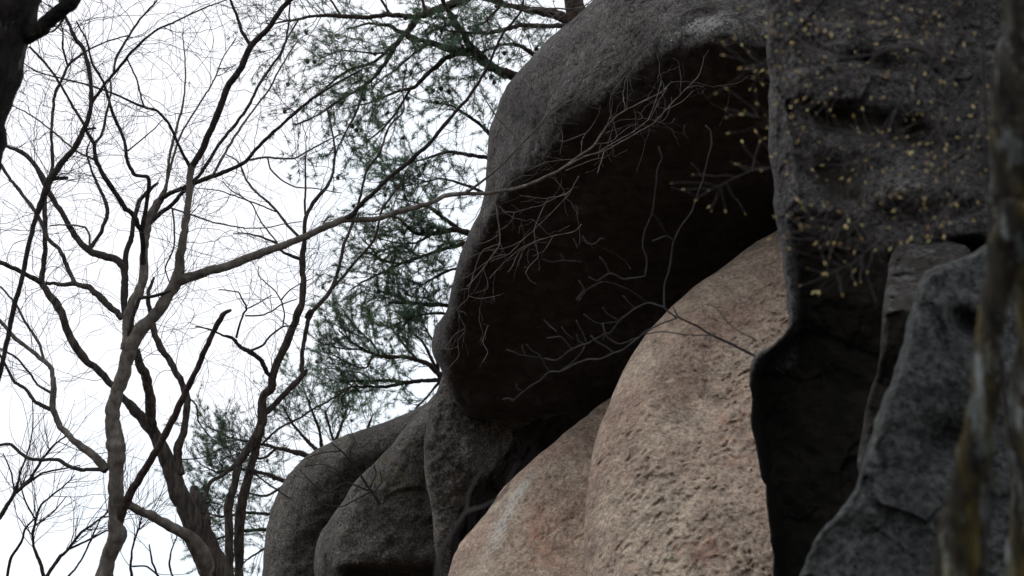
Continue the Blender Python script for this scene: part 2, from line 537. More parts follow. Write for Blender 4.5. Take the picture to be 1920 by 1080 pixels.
# -- grey boulders at lower middle
D3L = smooth_poly([(1150, 735), (1040, 770), (965, 800), (945, 845), (920, 878), (880, 908), (850, 955), (838, 1010), (834, 1100), (834, 2000)], 4, False)
def z_d3(x, y):
    z = 22.3 - 0.0016 * (y - 780) + 0.0008 * (x - 850)
    d, _, _, s = nearest(x, y, D3L, False)
    z = z + 0.018 * soft(-d * s, 4)
    return z - 0.35 * blob(x, y, 880, 840, 50, 80)
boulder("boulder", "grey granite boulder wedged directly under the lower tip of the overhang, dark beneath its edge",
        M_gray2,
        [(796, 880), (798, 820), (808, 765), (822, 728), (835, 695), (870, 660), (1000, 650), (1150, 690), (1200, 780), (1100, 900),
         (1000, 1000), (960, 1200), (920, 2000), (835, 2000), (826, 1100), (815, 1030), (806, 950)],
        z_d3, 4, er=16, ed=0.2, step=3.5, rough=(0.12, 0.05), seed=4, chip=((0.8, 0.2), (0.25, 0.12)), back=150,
        stains_shade={"dark": lambda x, y: 0.9 * sig(-((lambda r: r[0] * r[3])(nearest(x, y, D3L, False)) + 6) / 6),  # shade under the crease painted into the colour
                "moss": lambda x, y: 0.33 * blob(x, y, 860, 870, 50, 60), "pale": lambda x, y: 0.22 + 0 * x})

D2L = smooth_poly([(655, 925), (640, 965), (634, 1000), (634, 1050), (645, 1090), (660, 2000)], 4, False)
def z_d2(x, y):
    z = 24.0 - 0.001 * (y - 900) - 0.002 * (x - 700)
    d, _, _, s = nearest(x, y, D2L, False)
    z = z + 0.02 * soft(d * s, 4)
    return z + 1.5 * sig((y - 1068) / 5) * sig((x - 650) / 8) - 0.6 * blob(x, y, 740, 900, 80, 120)
boulder("boulder", "dark grey domed granite boulder between the far rounded rock and the wedged boulder",
        M_gray2,
        [(590, 1110), (591, 1050), (597, 1005), (618, 972), (640, 945), (665, 905), (690, 880), (735, 832), (770, 792), (800, 758),
         (830, 725), (880, 700), (960, 800), (920, 1000), (900, 1200), (850, 2000), (600, 2000)],
        z_d2, 5, er=45, ed=0.5, step=4, rough=(0.14, 0.03), seed=5, chip=((1.2, 0.08), (0.3, 0.06)), back=180,
        stains_shade={"moss": lambda x, y: 0.42 * blob(x, y, 740, 900, 90, 110), "dark": lambda x, y: 0.3 * blob(x, y, 720, 1040, 120, 50)})  # dark: shade of the gap at its foot, painted in

def z_d1(x, y):
    z = 27.0 - 0.0012 * (y - 900) - 0.004 * (x - 560)
    d, _, _, s = nearest(x, y, smooth_poly([(800, 800), (690, 850), (620, 910), (580, 990), (560, 1100), (560, 2000)], 4, False), False)
    return z + 0.014 * soft(-d * s, 18)
boulder("boulder", "far rounded brown-grey granite boulder against the sky, leftmost of the rocks",
        M_gray2,
        [(489, 1110), (492, 1050), (500, 990), (512, 945), (535, 898), (562, 868), (610, 836), (650, 815), (700, 798), (745, 783),
         (790, 762), (840, 735), (900, 720), (960, 850), (900, 1200), (800, 2050), (480, 2050)],
        z_d1, 6, er=55, ed=0.9, step=4, rough=(0.14, 0.02), seed=6, back=220,
        stains_shade={"moss": lambda x, y: 0.36 * blob(x, y, 640, 840, 120, 40, -25), "dark": lambda x, y: 0.35 * blob(x, y, 640, 960, 50, 120, 25)})  # dark: shade beside the neighbouring boulder, painted into the colour

# -- tall pillar at right
def z_pil(x, y):
    z = 6.7 - 0.0009 * (x - 1450) - 0.0003 * (y - 300)
    # left strip turns towards the sky
    ln = smooth_poly([(1488, -320), (1488, 200), (1486, 400), (1492, 520), (1500, 600), (1475, 640), (1428, 690), (1420, 760), (1440, 900),
                      (1458, 1000), (1462, 2600)], 4, False)
    d, _, _, s = nearest(x, y, ln, False)
    right = sig(-d * s / 5)
    z = z + 0.0042 * soft(d * s, 5) * sig((y - 150) / 60) + 0.0012 * soft(d * s, 12)
    # recess below the upper mass
    up = smooth_poly([(1300, 350), (1490, 372), (1540, 390), (1600, 405), (1660, 455), (1720, 478), (2000, 470)], 4, False)
    d2, _, _, s2 = nearest(x, y, up, False)
    z = z + right * 0.55 * (1 - np.exp(-soft(d2 * s2, 10) / 150))
    z = z + 0.13 * blob(x, y, 1600, 228, 90, 28, 8) + 0.12 * blob(x, y, 1730, 262, 70, 28, 14) + 0.14 * blob(x, y, 1560, 330, 70, 45, 20)
    z = z + 0.10 * blob(x, y, 1640, 118, 60, 14, 10) + 0.3 * blob(x, y, 1820, 465, 40, 14)
    z = z - 0.15 * blob(x, y, 1700, 360, 80, 40)
    return z
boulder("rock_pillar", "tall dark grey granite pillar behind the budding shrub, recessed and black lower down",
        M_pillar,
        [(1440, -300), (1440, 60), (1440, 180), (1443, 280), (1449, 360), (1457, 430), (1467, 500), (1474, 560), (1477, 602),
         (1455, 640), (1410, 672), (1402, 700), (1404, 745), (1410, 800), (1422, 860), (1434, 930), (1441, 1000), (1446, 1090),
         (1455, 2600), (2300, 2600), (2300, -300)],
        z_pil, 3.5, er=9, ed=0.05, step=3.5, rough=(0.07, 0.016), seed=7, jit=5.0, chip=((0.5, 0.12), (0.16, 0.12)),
        stains_shade={"dark": lambda x, y: 0.85 * sig((x - 1496) / 5) * sig((y - 420 - 0.25 * (x - 1500)) / 25) + 0.68 * blob(x, y, 1600, 225, 110, 34, 8)  # shade of recess, hollows and lower part painted in, along with black staining
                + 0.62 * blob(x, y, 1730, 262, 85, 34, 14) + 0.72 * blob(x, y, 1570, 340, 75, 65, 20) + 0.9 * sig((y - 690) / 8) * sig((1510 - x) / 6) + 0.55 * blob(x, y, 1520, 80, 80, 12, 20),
                "pale": lambda x, y: 0.55 * blob(x, y, 1482, 40, 22, 18) + 0.35 * blob(x, y, 1482, 360, 8, 70) + 0.45 * blob(x, y, 1490, 590, 16, 20) + 0.3 * blob(x, y, 1462, 640, 26, 10, -40),
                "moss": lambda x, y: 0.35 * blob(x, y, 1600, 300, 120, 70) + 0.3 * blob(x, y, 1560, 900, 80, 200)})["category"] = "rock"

boulder("boulder", "small mossy dark rock jammed between the tall pillar and the leaning blue-grey slab",
        M_pillar,
        [(1682, 462), (1730, 448), (1790, 452), (1822, 470), (1800, 500), (1760, 540), (1740, 600), (1710, 700), (1640, 860), (1610, 900), (1618, 800), (1640, 700),
         (1652, 620), (1662, 540)],
        lambda x, y: np.maximum(6.36 - 0.0055 * (y - 462) - 0.0006 * (x - 1700), 5.7), 1.0, er=14, ed=0.05, step=3.5, rough=(0.05, 0.012), seed=8, back=60, jit=4, chip=((0.3, 0.2), (0.1, 0.2)),
        stains_shade={"moss": lambda x, y: 0.5 * blob(x, y, 1670, 620, 30, 120, 10), "pale": lambda x, y: 0.36 * blob(x, y, 1668, 580, 20, 100, 8), "dark": lambda x, y: 0.52 + 0.25 * blob(x, y, 1700, 640, 60, 140, 10)})

def z_slab(x, y):
    z = 4.95 - 0.00085 * (y - 480) - 0.0002 * (x - 1700)
    return np.maximum(z, 3.6) + 0.12 * blob(x, y, 1820, 610, 40, 25, 30) + 0.12 * blob(x, y, 1790, 830, 60, 40)
boulder("boulder", "leaning blue-grey granite slab at lower right beside the near mossy trunk",
        M_slab,
        [(1490, 1110), (1506, 1060), (1535, 1005), (1570, 962), (1598, 915), (1622, 850), (1648, 770), (1672, 705), (1695, 645), (1706, 590),
         (1720, 532), (1745, 505), (1795, 488), (1835, 468), (1870, 440), (2000, 420), (2300, 500), (2300, 3200), (1500, 3200), (1470, 1800)],
        z_slab, 1.5, er=20, ed=0.09, step=3.5, rough=(0.06, 0.014), seed=9, back=300, jit=3.5, chip=((0.4, 0.10), (0.12, 0.08)),
        stains_shade={"dark": lambda x, y: 0.55 * blob(x, y, 1820, 620, 50, 25, 30) + 0.5 * blob(x, y, 1605, 935, 22, 26) + 0.35 * blob(x, y, 1790, 830, 90, 60) + 0.3 * blob(x, y, 1720, 660, 70, 30),
                "pale": lambda x, y: 0.30 * blob(x, y, 1710, 620, 14, 90, 10) + 0.25 * blob(x, y, 1770, 560, 60, 60),
                "moss": lambda x, y: 0.5 * blob(x, y, 1640, 790, 14, 60, 15)})

# ------------------------------------------------------------------ tubes (trunks, limbs, twigs)
class Tubes:
    def __init__(s): s.v, s.f, s.n = [], [], 0
    def add(s, pts, rad, k=5, cap=True, lump=0.0, seed=0):
        pts = np.asarray(pts, float); rad = np.asarray(rad, float)
        n = len(pts)
        if n < 2: return
        t = np.gradient(pts, axis=0)
        t /= np.linalg.norm(t, axis=1, keepdims=True) + 1e-12
        m = np.abs(pts[-1] - pts[0])
        ref = np.zeros(3); ref[int(np.argmin(m))] = 1
        u = np.cross(t, ref); u /= np.linalg.norm(u, axis=1, keepdims=True) + 1e-12
        w_ = np.cross(t, u)
        a = np.arange(k) * 2 * math.pi / k
        ring = u[:, None] * np.cos(a)[None, :, None] + w_[:, None] * np.sin(a)[None, :, None]
        r = np.repeat(rad[:, None], k, 1)
        if lump:
            q = pts[:, None] + ring * r[..., None]
            mr = rad.mean()
            sq = q * np.array([1, 1, 0.45])
            r = r * (1 + lump * (0.9 * fbm(q, 0.35 / mr, 3, seed) * 0.6 + 0.45 * vnoise(sq, 1.6 / mr, seed + 3) + 0.3 * vnoise(sq, 3.5 / mr, seed + 4)))
        v = (pts[:, None] + ring * r[..., None]).reshape(-1, 3)
        i = s.n + np.arange(n * k).reshape(n, k)
        j = np.roll(i, -1, 1)
        s.f.append(np.stack([i[:-1], j[:-1], j[1:], i[1:]], -1).reshape(-1, 4))
        s.v.append(v); s.n += n * k
        if cap:
            for e, flip in ((0, True), (n - 1, False)):
                c = pts[e] + t[e] * rad[e] * (0.5 if e else -0.5)
                s.v.append(c[None]); ci = s.n; s.n += 1
                q = np.stack([i[e], j[e], np.full(k, ci), np.full(k, ci)], -1)[:, :3]
                s.f.append(q[:, ::-1] if flip else q)
    def build(s, name, mat, parent=None, origin=None):
        f3 = [q for q in s.f if q.shape[1] == 3]; f4 = [q for q in s.f if q.shape[1] == 4]
        fl = []
        if f4: fl.append(np.concatenate(f4))
        if f3: fl.append(np.concatenate(f3))
        return link(name, np.concatenate(s.v), fl, mat, parent, origin)

def parse(txt):
    return np.array([[float(q) for q in w_.split(',')] for w_ in txt.split()])

def unit(v): return v / (np.linalg.norm(v) + 1e-12)

class Tree:
    """a tree whose stems follow measured lines; each stem is placed at a real depth, joined to the stem it springs from"""
    def __init__(s, name, label, mat, z, cat="tree", group=None, fiss=None, slope=0.0):
        s.name, s.label, s.mat, s.z, s.cat, s.group = name, label, mat, z, cat, group
        s.stems = []        # (photo pts, 3-D pts, radii, name, mat)
        s.allp = []
        s.twig = Tubes(); s.seed = 1; s.slope = slope
    def stem(s, txt, name="limb", mat=None, z0=None, dz=None, foot=False, grow=1.0):
        a = parse(txt)
        if a.shape[1] == 2:
            raise ValueError
        s.seed += 1
        L = np.concatenate([[0], np.cumsum(np.linalg.norm(np.diff(a[:, :2], axis=0), axis=1))])
        if z0 is None:
            if s.allp:
                q = np.concatenate(s.allp)
                k = np.argmin((q[:, 0] - a[0, 0]) ** 2 + (q[:, 1] - a[0, 1]) ** 2)
                z0 = q[k, 2]
            else:
                z0 = s.z
        if dz is None:
            dz = random.uniform(-1, 1) * 0.0022 * L[-1]
        f = L / max(L[-1], 1e-6)
        zz = z0 + dz * f
        d4 = np.column_stack([a[:, 0], a[:, 1], zz * 100, a[:, 2]])
        n = 6
        sm = smooth_poly(d4, n, False, 0.6)
        c3 = np.column_stack([sm[:, 0], sm[:, 1], 0 * sm[:, 0] + s.seed * 9])
        am = np.minimum(1.5, 0.5 + 0.12 * sm[:, 3]) * np.clip(np.arange(len(sm)) / 4, 0, 1)
        px = sm[:, 0] + am * (vnoise(c3, 0.09, 1) + 0.8 * vnoise(c3, 0.21, 2)); py = sm[:, 1] + am * (vnoise(c3, 0.09, 3) + 0.8 * vnoise(c3, 0.21, 4))
        z, r = sm[:, 2] / 100, np.maximum(sm[:, 3], 0.4) * (0.9 + 0.10 * vnoise(c3, 0.06, 5))
        s.allp.append(np.column_stack([px, py, z]))
        pts = P(px, py, z)
        rad = r * z / FPX * (0.92 if s.name == 'bare_tree' else 1.0)
        if foot:
            b = pts[0]
            h = b[2] + 0.3
            ex = [np.array([b[0] + 0.03 * q * h * 0.3, b[1], b[2] - h * q]) for q in (1.0, 0.75, 0.5, 0.25)]
            pts = np.concatenate([ex, pts]); rad = np.concatenate([[rad[0] * 1.6, rad[0] * 1.2, rad[0] * 1.1, rad[0] * 1.04], rad])
        s.stems.append((pts, rad, name, mat or s.mat, grow, foot))
        return s
    def root(s):
        base = s.stems[0][0][0].copy(); base[2] = 0
        s.o = thing(s.name, base, s.label, s.cat, s.group)
        return s.o
    def build(s, crown="twigs", cmat=None, lump=0.16):
        s.root()
        for i, (pts, rad, name, mat, g, foot) in enumerate(s.stems):
            big = rad.max() > 0.022
            if big:
                # refine along the length so knots and bark relief show
                L = np.concatenate([[0], np.cumsum(np.linalg.norm(np.diff(pts, axis=0), axis=1))])
                m = int(min(400, max(len(pts), L[-1] / (rad.mean() * 0.35))))
                tt = np.linspace(0, L[-1], m)
                p2 = np.column_stack([np.interp(tt, L, pts[:, c]) for c in range(3)])
                r2 = np.interp(tt, L, rad)
                wob = np.stack([fbm(p2, 0.6 / rad.mean() * 0.25, 2, c + i) for c in range(3)], -1) * rad.mean() * 0.12
                p2 = p2 + wob
            else:
                p2, r2 = pts, rad
            T = Tubes()
            T.add(p2, r2, 20 if rad.max() > 0.06 else (12 if big else 7), True, lump if big else 0.10, i * 7 + 1)
            if mat is M_bark_pale and rad.max() < 0.04: mat = M_bark_dark if rad.max() > 0.016 or name == 'branch_stub' else mat
            T.build(name, mat, s.o)
        if s.twig.n:
            tag(s.twig.build(crown, cmat or M_twig, s.o), kind="stuff")
        return s.o

def walk(start, d, length, nseg, bend, up=0.0, zig=0.33):
    pts = [start]
    st = length / nseg
    d = unit(d)
    sgn = random.choice((-1, 1))
    side = unit(np.cross(d, rng.normal(size=3)))
    drift = rng.normal(size=3) * bend * 0.35
    for i in range(nseg):
        sgn = -sgn
        d = unit(d + side * sgn * zig * random.uniform(0.3, 1.2) + rng.normal(size=3) * bend * 0.5 + drift * 0.3 + np.array([0, 0, up]))
        pts.append(pts[-1] + d * st * random.uniform(0.7, 1.3))
    return np.array(pts)

def grow(T, pts, rad, n, Lr, r0, level, bend=0.25, up=0.05, ang=(30, 75), flat=0.5, tips=None, t0=0.15, dens=0.8, avoid=None):
    """side twigs along a stem, recursive"""
    for _ in range(n):
        t = random.uniform(t0, 1.0) ** 0.8 * (len(pts) - 1.001)
        i = int(t); f = t - i
        p = pts[i] * (1 - f) + pts[i + 1] * f
        if avoid is not None and avoid(p): continue
        tg = unit(pts[i + 1] - pts[i])
        v = rng.normal(size=3)
        v = unit(v - FWD * np.dot(v, FWD) * flat)       # crowns spread sideways more than in depth
        v = unit(v - tg * np.dot(v, tg))
        a = math.radians(random.uniform(*ang))
        d = tg * math.cos(a) + v * math.sin(a)
        L = random.uniform(*Lr)
        ns = max(4, int(L / 0.055))
        ns = min(ns, 20)
        q = walk(p, d, L, ns, bend, up)
        rr = np.linspace(min(r0, rad[i] * 0.7), max(r0 * 0.35, 0.0016), len(q))
        T.add(q, rr, 4 if level > 1 else 3, False)
        if tips is not None: tips.append((q, level))
        if level > 0:
            grow(T, q, rr, max(1, int(L / 0.16 * dens)), (Lr[0] * 0.35, Lr[1] * 0.5), r0 * 0.62, level - 1, bend, up, ang, flat, tips, 0.1, dens, avoid)

# ------------------------------------------------------------------ bare trees at left
t1 = Tree("bare_tree", "bare tree with a smooth pale grey trunk whose long bough reaches right across the overhang", M_bark_pale, 13.0)
t1.stem("196,1085,20 204,1045,19 214,1022,20 221,1005,21.5 219,985,17.5 219,960,17 219,911,17 219,870,18 221,845,21 216,825,18.5 212,800,18 212,770,17 220,735,15.5 232,700,15 240,665,16 252,640,16 268,612,15 298,580,13.5 318,548,13 332,524,13 337,505,10.5 337,488,10 343,457,9 350,407,8 355,360,7.5 357,333,7.5 359,310,7", "trunk", foot=True, dz=0.3)
t1.stem("359,312,7 377,283,7.5 400,233,7.5 417,190,8 430,157,7.5 450,130,7.5 470,87,6.5 500,57,6 527,17,6 547,-3,6 575,-45,5.5", dz=-0.4)
t1.stem("470,86,4 453,57,4 443,27,3.5 433,0,3.2 428,-30,3")
t1.stem("357,314,4.5 340,283,3.5 317,233,3.2 300,213,3.2 293,207,3 267,200,3 217,177,2.4 167,160,2.2 117,147,2 67,133,1.6 43,117,1.2", dz=-1)
t1.stem("358,345,4.5 367,337,4.2 397,293,4 413,267,4 443,230,3.7 467,197,3.5 483,163,3.2 500,137,3 527,97,2.6 538,67,2.3 543,20,2 545,-20,2", dz=0.8)
t1.stem("400,327,3.2 427,277,3 450,240,2.6 480,200,2.4 507,163,2.2 520,137,2 540,103,1.8 560,73,1.4", dz=0.5)
t1.stem("236,655,12 240,630,13 241,590,13.5 256,556,12.5 268,527,10.5 270,473,9 275,435,9 284,402,9.5 297,378,9 305,366,6.5 312,340,3.5 320,283,3.2 333,233,3 343,193,2.4 348,133,1.8 342,63,1", dz=1.0)
t1.stem("296,377,6 310,366,5.5 323,360,5 345,352,5 367,343,5 410,327,5 460,303,4.4 480,280,4 513,247,3.6 547,217,3.4 583,187,3 620,163,2.6 680,130,2", dz=-0.6)
t1.stem("305,372,3 315,333,3 337,257,2.5 383,180,2 403,147,1.8 417,110,1.4 443,70,1", dz=0.4)
t1.stem("280,418,5.5 300,400,5 320,387,4.5 343,360,4.4 363,347,4", dz=0.0)
t1.stem("467,300,2.8 497,295,2.6 550,297,2.3 577,283,2 607,267,1.8 640,250,1.2")
t1.stem("502,297,2 507,317,1.9 527,337,1.8 553,350,1.6 587,353,1.4 640,362,1")
t1.stem("330,528,12 345,524,12 383,510,10.5 433,497,9.8 483,477,9 533,460,8.4 573,443,8.2 600,430,8 640,414,7.8 660,411,6.6 700,412,6.2 733,402,6.4 773,390,6 800,383,5.5 833,368,5 867,363,4.6 900,363,4.3 940,359,4 990,347,3.6 1047,320,3 1080,297,2.6 1113,273,2.3 1133,243,2.1 1153,220,2 1180,203,1.8 1220,183,1.5 1240,173,1.3 1260,152,1", dz=0.5)
t1.stem("645,412,6 662,400,5.6 677,383,5.2 703,358,5 733,330,4.8 767,303,4.6 800,273,4.4 827,243,4.2 857,207,4 883,177,3.8 907,140,3.5 930,90,3 947,57,2.8 977,23,2.5 982,0,2.2 985,-40,2", dz=-0.8)
t1.stem("977,20,2 1030,15,2 1067,17,1.8 1093,13,1.6 1110,0,1.4")
t1.stem("612,428,2.5 606,420,2.3 616,405,2.2")
t1.stem("1047,320,2 1097,293,1.8 1133,283,1.7 1160,268,1.7 1187,253,1.6 1227,230,1.5 1257,197,1.4 1280,173,1.2 1310,142,1 1319,115,0.8", dz=-0.1)
t1.stem("1125,283,1.5 1163,260,1.4 1187,247,1.3 1220,220,1.1 1235,190,1 1250,165,0.8", dz=0)
t1.stem("868,363,3.2 880,357,3 913,333,2.8 947,303,2.7 977,270,2.6 1013,233,2.3 1030,210,2 1067,180,1.8 1093,147,1.6 1120,123,1.4 1147,87,1.2 1173,50,0.9", dz=-0.3)
t1.stem("1095,146,1.4 1130,127,1.3 1170,115,1.2 1200,97,1 1250,50,0.8", dz=0)
t1.stem("1030,217,1.6 1053,200,1.5 1080,180,1.4 1110,160,1.2", dz=0)
t1.stem("970,273,1.8 963,253,1.7 930,217,1.7 910,187,1.4 900,167,1.2", dz=-0.1)
t1.stem("923,363,1.5 932,400,1.5 937,457,1.4 920,483,1.3 900,510,1.2 875,538,1", dz=-0.1)
t1.stem("1085,330,1 1067,363,1 1040,393,1 1013,420,1 980,450,1 953,477,0.9 920,490,0.8", z0=13.4, dz=0)
t1.stem("1090,420,1 1080,433,1 1037,443,1 1003,453,1 970,470,0.9 937,500,0.9 917,523,0.8", z0=13.4, dz=0)
t1.stem("937,457,1 905,470,1 880,540,0.9 877,560,0.9 857,580,0.9 872,617,0.8 858,640,0.8 860,667,0.8 840,692,0.6", dz=0)
t1.stem("200,880,10 176,855,9 141,827,7.6 113,799,7.2 99,763,6.6 100,728,6.2 97,693,5.5 83,677,5 57,657,4.6 27,633,4.4 10,613,4 -12,590,3.5", dz=0.4)
t1.stem("95,768,5 63,751,4.4 46,728,3.8 28,718,3.6 18,700,3.2 0,665,2.8 -12,650,2.5")
t1.stem("98,738,3.4 70,721,2.8 58,703,2.6 33,673,2.4 0,653,2.2 -10,648,2")
t1.stem("82,675,3.6 73,643,3.4 47,603,3 27,567,2.6 0,537,2.2")
t1.stem("197,882,6 187,881,4.6 158,881,4.4 134,876,4.2 109,862,4 77,862,3.8 49,858,3.6 21,834,3.4 0,834,3.2 -20,840,3")
t1.stem("222,975,13 231,955,11 246,922,9 268,887,8.4 299,836,8 328,777,7.8 349,732,7 370,692,6.4 383,660,6.4 397,630,6.4 417,593,5.8 428,584,4 433,581,3", "dead_limb", M_bark_red, dz=-0.6)
t1.stem("236,600,8 233,583,8 233,540,8.6 233,507,8.6 222,490,8.8 197,480,8.6 167,470,7.8 143,447,6.6 123,413,6 103,380,6 90,357,6.4 80,333,6.6 63,307,5.4 43,287,5 23,277,4 7,272,3", dz=0.7)
t1.stem("167,468,5 187,440,4.4 200,407,4.6 200,383,4.2 190,360,3.6 182,345,3.2 167,307,2.6 162,283,2.2 170,263,1.6", dz=0.5)
t1.stem("168,465,3 168,440,2.6 160,426,2.4 133,422,2 93,423,1.6")
t1.stem("234,515,7 237,473,6.4 247,443,5.4 250,417,5.2 260,377,5 277,360,4 297,343,3")
t1.stem("268,500,6 267,440,5.6 253,410,6 233,387,5.6 213,357,5.4 193,327,5.2 180,300,4.8 177,270,4.2 163,247,3.4", dz=-0.8)
t1.stem("177,268,3.4 190,253,3.2 200,213,3 208,173,2.6 208,150,2")
t1.stem("178,300,2.6 143,283,2.3 100,247,2 60,217,1.7 22,197,1.3")
t1.stem("266,430,5 277,370,4.6 278,333,4.4 253,327,4.2 238,300,4.2 233,263,4 213,217,3.8 200,177,3.2 193,153,3 173,117,2.4 163,77,2 143,40,1.6", dz=-0.8)
t1.stem("240,283,1.8 287,243,1.5 305,225,1.1")
t1.stem("320,390,2.2 357,402,2.1 400,417,2 433,423,1.8 460,428,1.6 500,427,1.4 533,420,1.2 567,415,1")
t1.stem("323,393,2.2 327,427,2.1 325,467,2 310,503,1.8 318,530,1.4")
t1.stem("235,650,3 262,560,4.5 285,556,4 320,545,2.5", dz=0)

t2 = Tree("bare_tree", "bare tree with a thick fissured trunk leaning left, forking behind the pale trunk", M_bark_fis, 14.6)
t2.stem("416,1090,30 391,1034,27 363,975,25 335,925,21 314,869,17 300,830,15 275,795,13.5 250,766,10.5 232,749,9 208,721,8 187,695,8 163,677,8.4 133,637,8.4 117,593,7.6 108,573,9 87,547,7 77,527,7 82,500,6 85,473,5.8 85,423,5.4 84,390,5 85,360,4.8 98,310,4 97,253,3.6 98,217,3.5 103,173,3.2 117,147,3 127,123,2.8 160,97,2.2 200,77,1.8 240,67,1.2", "trunk", foot=True, dz=0.6)
t2.stem("399,1085,24 372,1030,18 353,1006,14 321,988,11.5 290,970,10.5 260,955,10 243,947,8", "limb", M_bark_pale, dz=-0.6)
t2.stem("338,890,11 333,851,9.6 340,820,8.6 346,802,8.4 351,746,8.4 342,721,7.4 328,697,7.4 320,677,7.4 300,650,7.4 290,623,7 284,600,5.6 278,573,5.2 278,547,4.6 290,520,3", dz=0.5)
t2.stem("288,812,12 281,791,11.6 282,742,11.4 271,700,11 262,680,9.6 255,655,8", dz=-0.3)
t2.stem("77,530,6 53,517,5.4 27,503,5 0,493,5 -20,485,5", dz=-0.3)
t2.stem("228,597,7.6 213,580,7.2 187,557,7 167,540,6.8 140,533,5.4 113,533,4.6 87,532,4.2", z0=14.3, dz=0.2)
t2.stem("140,532,5.4 127,503,5 110,467,4.8 90,447,4.4 72,407,4.2 57,383,4 33,353,3.8 20,337,3.6 0,307,3.4", dz=0.6)
t2.stem("127,123,2.6 118,90,2.4 118,60,2 110,35,1.4")
t2.stem("380,965,6 379,945,5 385,929,4.6 395,904,4.4 423,887,4.4 446,868,4.8", dz=0.3)
t2.stem("380,985,20 374,955,15 368,932,12 364,914,10", "branch_stub", dz=0.3)
t2.stem("353,745,2 368,760,2 372,790,1.8 395,820,1.5 420,840,1.2")
t2.stem("339,862,1.4 381,858,1.3 416,841,1.1 450,830,0.9")

t3 = Tree("bare_tree", "slender dark tree stem slanting up past the far left edge into forked twigs", M_bark_dark, 11.5)
t3.stem("-14,760,5.5 3,687,5 17,623,5.4 27,570,5.6 40,527,5.4 53,463,5.4 67,407,5.8 83,368,7.4 88,348,8.6 100,327,7.6 117,303,7 140,277,6.4 157,243,5.8 170,207,5.2 172,173,4.6 167,133,4.6 157,93,4.6 140,70,4.2 130,47,3.4 122,30,3 110,-5,2.4", "trunk", foot=True, dz=0.2)
t3.stem("172,192,4 197,157,3.6 220,130,3.4 247,97,3 273,72,2.8 300,53,2.4 323,43,2.2 350,30,2 383,15,1.8 425,0,1.4", dz=-0.5)
t3.stem("213,137,3.2 217,110,3 233,83,2.8 250,53,2.6 270,27,2.2 293,2,1.8 305,-20,1.4", dz=0.4)
t3.stem("100,336,4.4 113,334,4.2 127,333,3.8", "branch_stub")
t3.stem("160,238,3.6 133,193,3.2 110,153,3 87,120,2.8 55,88,2.4", dz=0.3)
t3.stem("160,243,3.4 180,240,2.8", "branch_stub")
t3.stem("122,32,2.6 100,58,2 80,62,1.4", dz=0.2)
t3.stem("238,110,1.8 257,150,2 265,185,2.2 270,200,2", z0=11.8)

t4 = Tree("bare_tree", "twin-stemmed bare tree standing just left of the far rounded boulder", M_bark_fis, 16.0)
t4.stem("448,1090,10 448,1017,11.5 451,954,12 465,897,10.5 480,841,9 488,806,10 491,777,11 492,746,9 508,728,9.4 514,697,9.4 527,667,9.2 547,620,9 565,570,7.8 568,527,7 567,483,6.4 570,453,5.4 572,413,4.4 590,377,4.2 613,350,3.6 623,327,3 628,283,2.6 620,233,2 613,200,1.6", "trunk", foot=True, dz=0.4)
t4.stem("430,1090,10 430,1017,8.6 430,946,9.4 441,904,8.6 448,869,9.4 473,830,9.4 487,799,9", "limb", foot=True, z0=15.8, dz=0.25)
t4.stem("490,782,6.6 518,756,6.8 546,725,6.4 568,703,6.4 566,690,5.4 567,657,5 575,613,5 583,587,5.4 600,570,4.6 623,540,4.4 637,497,3.8 645,457,3.6 660,423,3.2 672,383,3 680,350,3 687,320,2.8 710,290,2.6 730,237,2.3 757,207,2 755,160,1.7 763,123,1.3", dz=0.6)
t4.stem("566,704,6 573,697,5.2 577,693,3", "branch_stub")
t4.stem("574,596,5 580,586,5 582,580,3", "branch_stub")
t4.stem("623,541,3.4 650,510,3.2 673,483,3.1 700,453,3 710,420,2.7 717,390,2.5 740,360,2.3 757,333,2 760,320,1.6 770,338,1.2 785,325,1", dz=-0.5)
t4.stem("572,402,2.6 572,370,2.4 573,340,2.2 572,300,2 574,285,1.6")
t4.stem("510,705,6 500,698,5.6 487,673,5.2 467,660,5.4 450,650,4.4 437,635,3.6 413,627,2.4 390,617,2 367,613,1.6", "limb", M_bark_pale, dz=-0.5)
t4.stem("443,633,2.8 455,590,2.3 463,578,2.3 453,560,1.8 447,548,1.6 410,543,1.2")
t4.stem("460,592,2 497,590,1.8 530,570,1.5 557,560,1.1")
t4.stem("465,578,1.8 487,567,1.5 510,553,1.1")
t4.stem("470,658,2.8 493,647,2.6 507,630,2.4 530,613,2.2 547,610,1.8 562,608,1.3")
t4.stem("530,613,1.9 533,587,1.8 527,563,1.7 517,547,1.5 485,517,1.1 484,500,0.8")
t4.stem("527,563,1.7 540,547,1.6 563,532,1.4 585,522,1")
t4.stem("567,487,4.6 547,480,4 530,473,3 520,457,2.6 497,447,2.4 463,438,2 437,437,1.4", "limb", M_bark_pale, dz=-0.5)
t4.stem("563,447,3.4 540,423,3.2 520,397,3 500,377,2.8 480,360,2.6 463,340,2.4 447,303,1.8 420,287,1.2", dz=0.4)
t4.stem("517,397,1.8 483,383,1.7 447,370,1.5 410,357,1.3 363,352,1")
t4.stem("520,455,1.9 490,417,1.7 470,380,1.6 433,357,1.3 417,340,1")
t4.stem("490,835,2.6 497,827,2.6 525,802,2.6 560,785,2.6 582,770,2.4 620,749,2.2 650,730,1.8 672,712,1.3", dz=-0.3)
t4.stem("476,887,2.2 497,904,2.1 525,922,2 550,939,1.5", dz=-0.2)

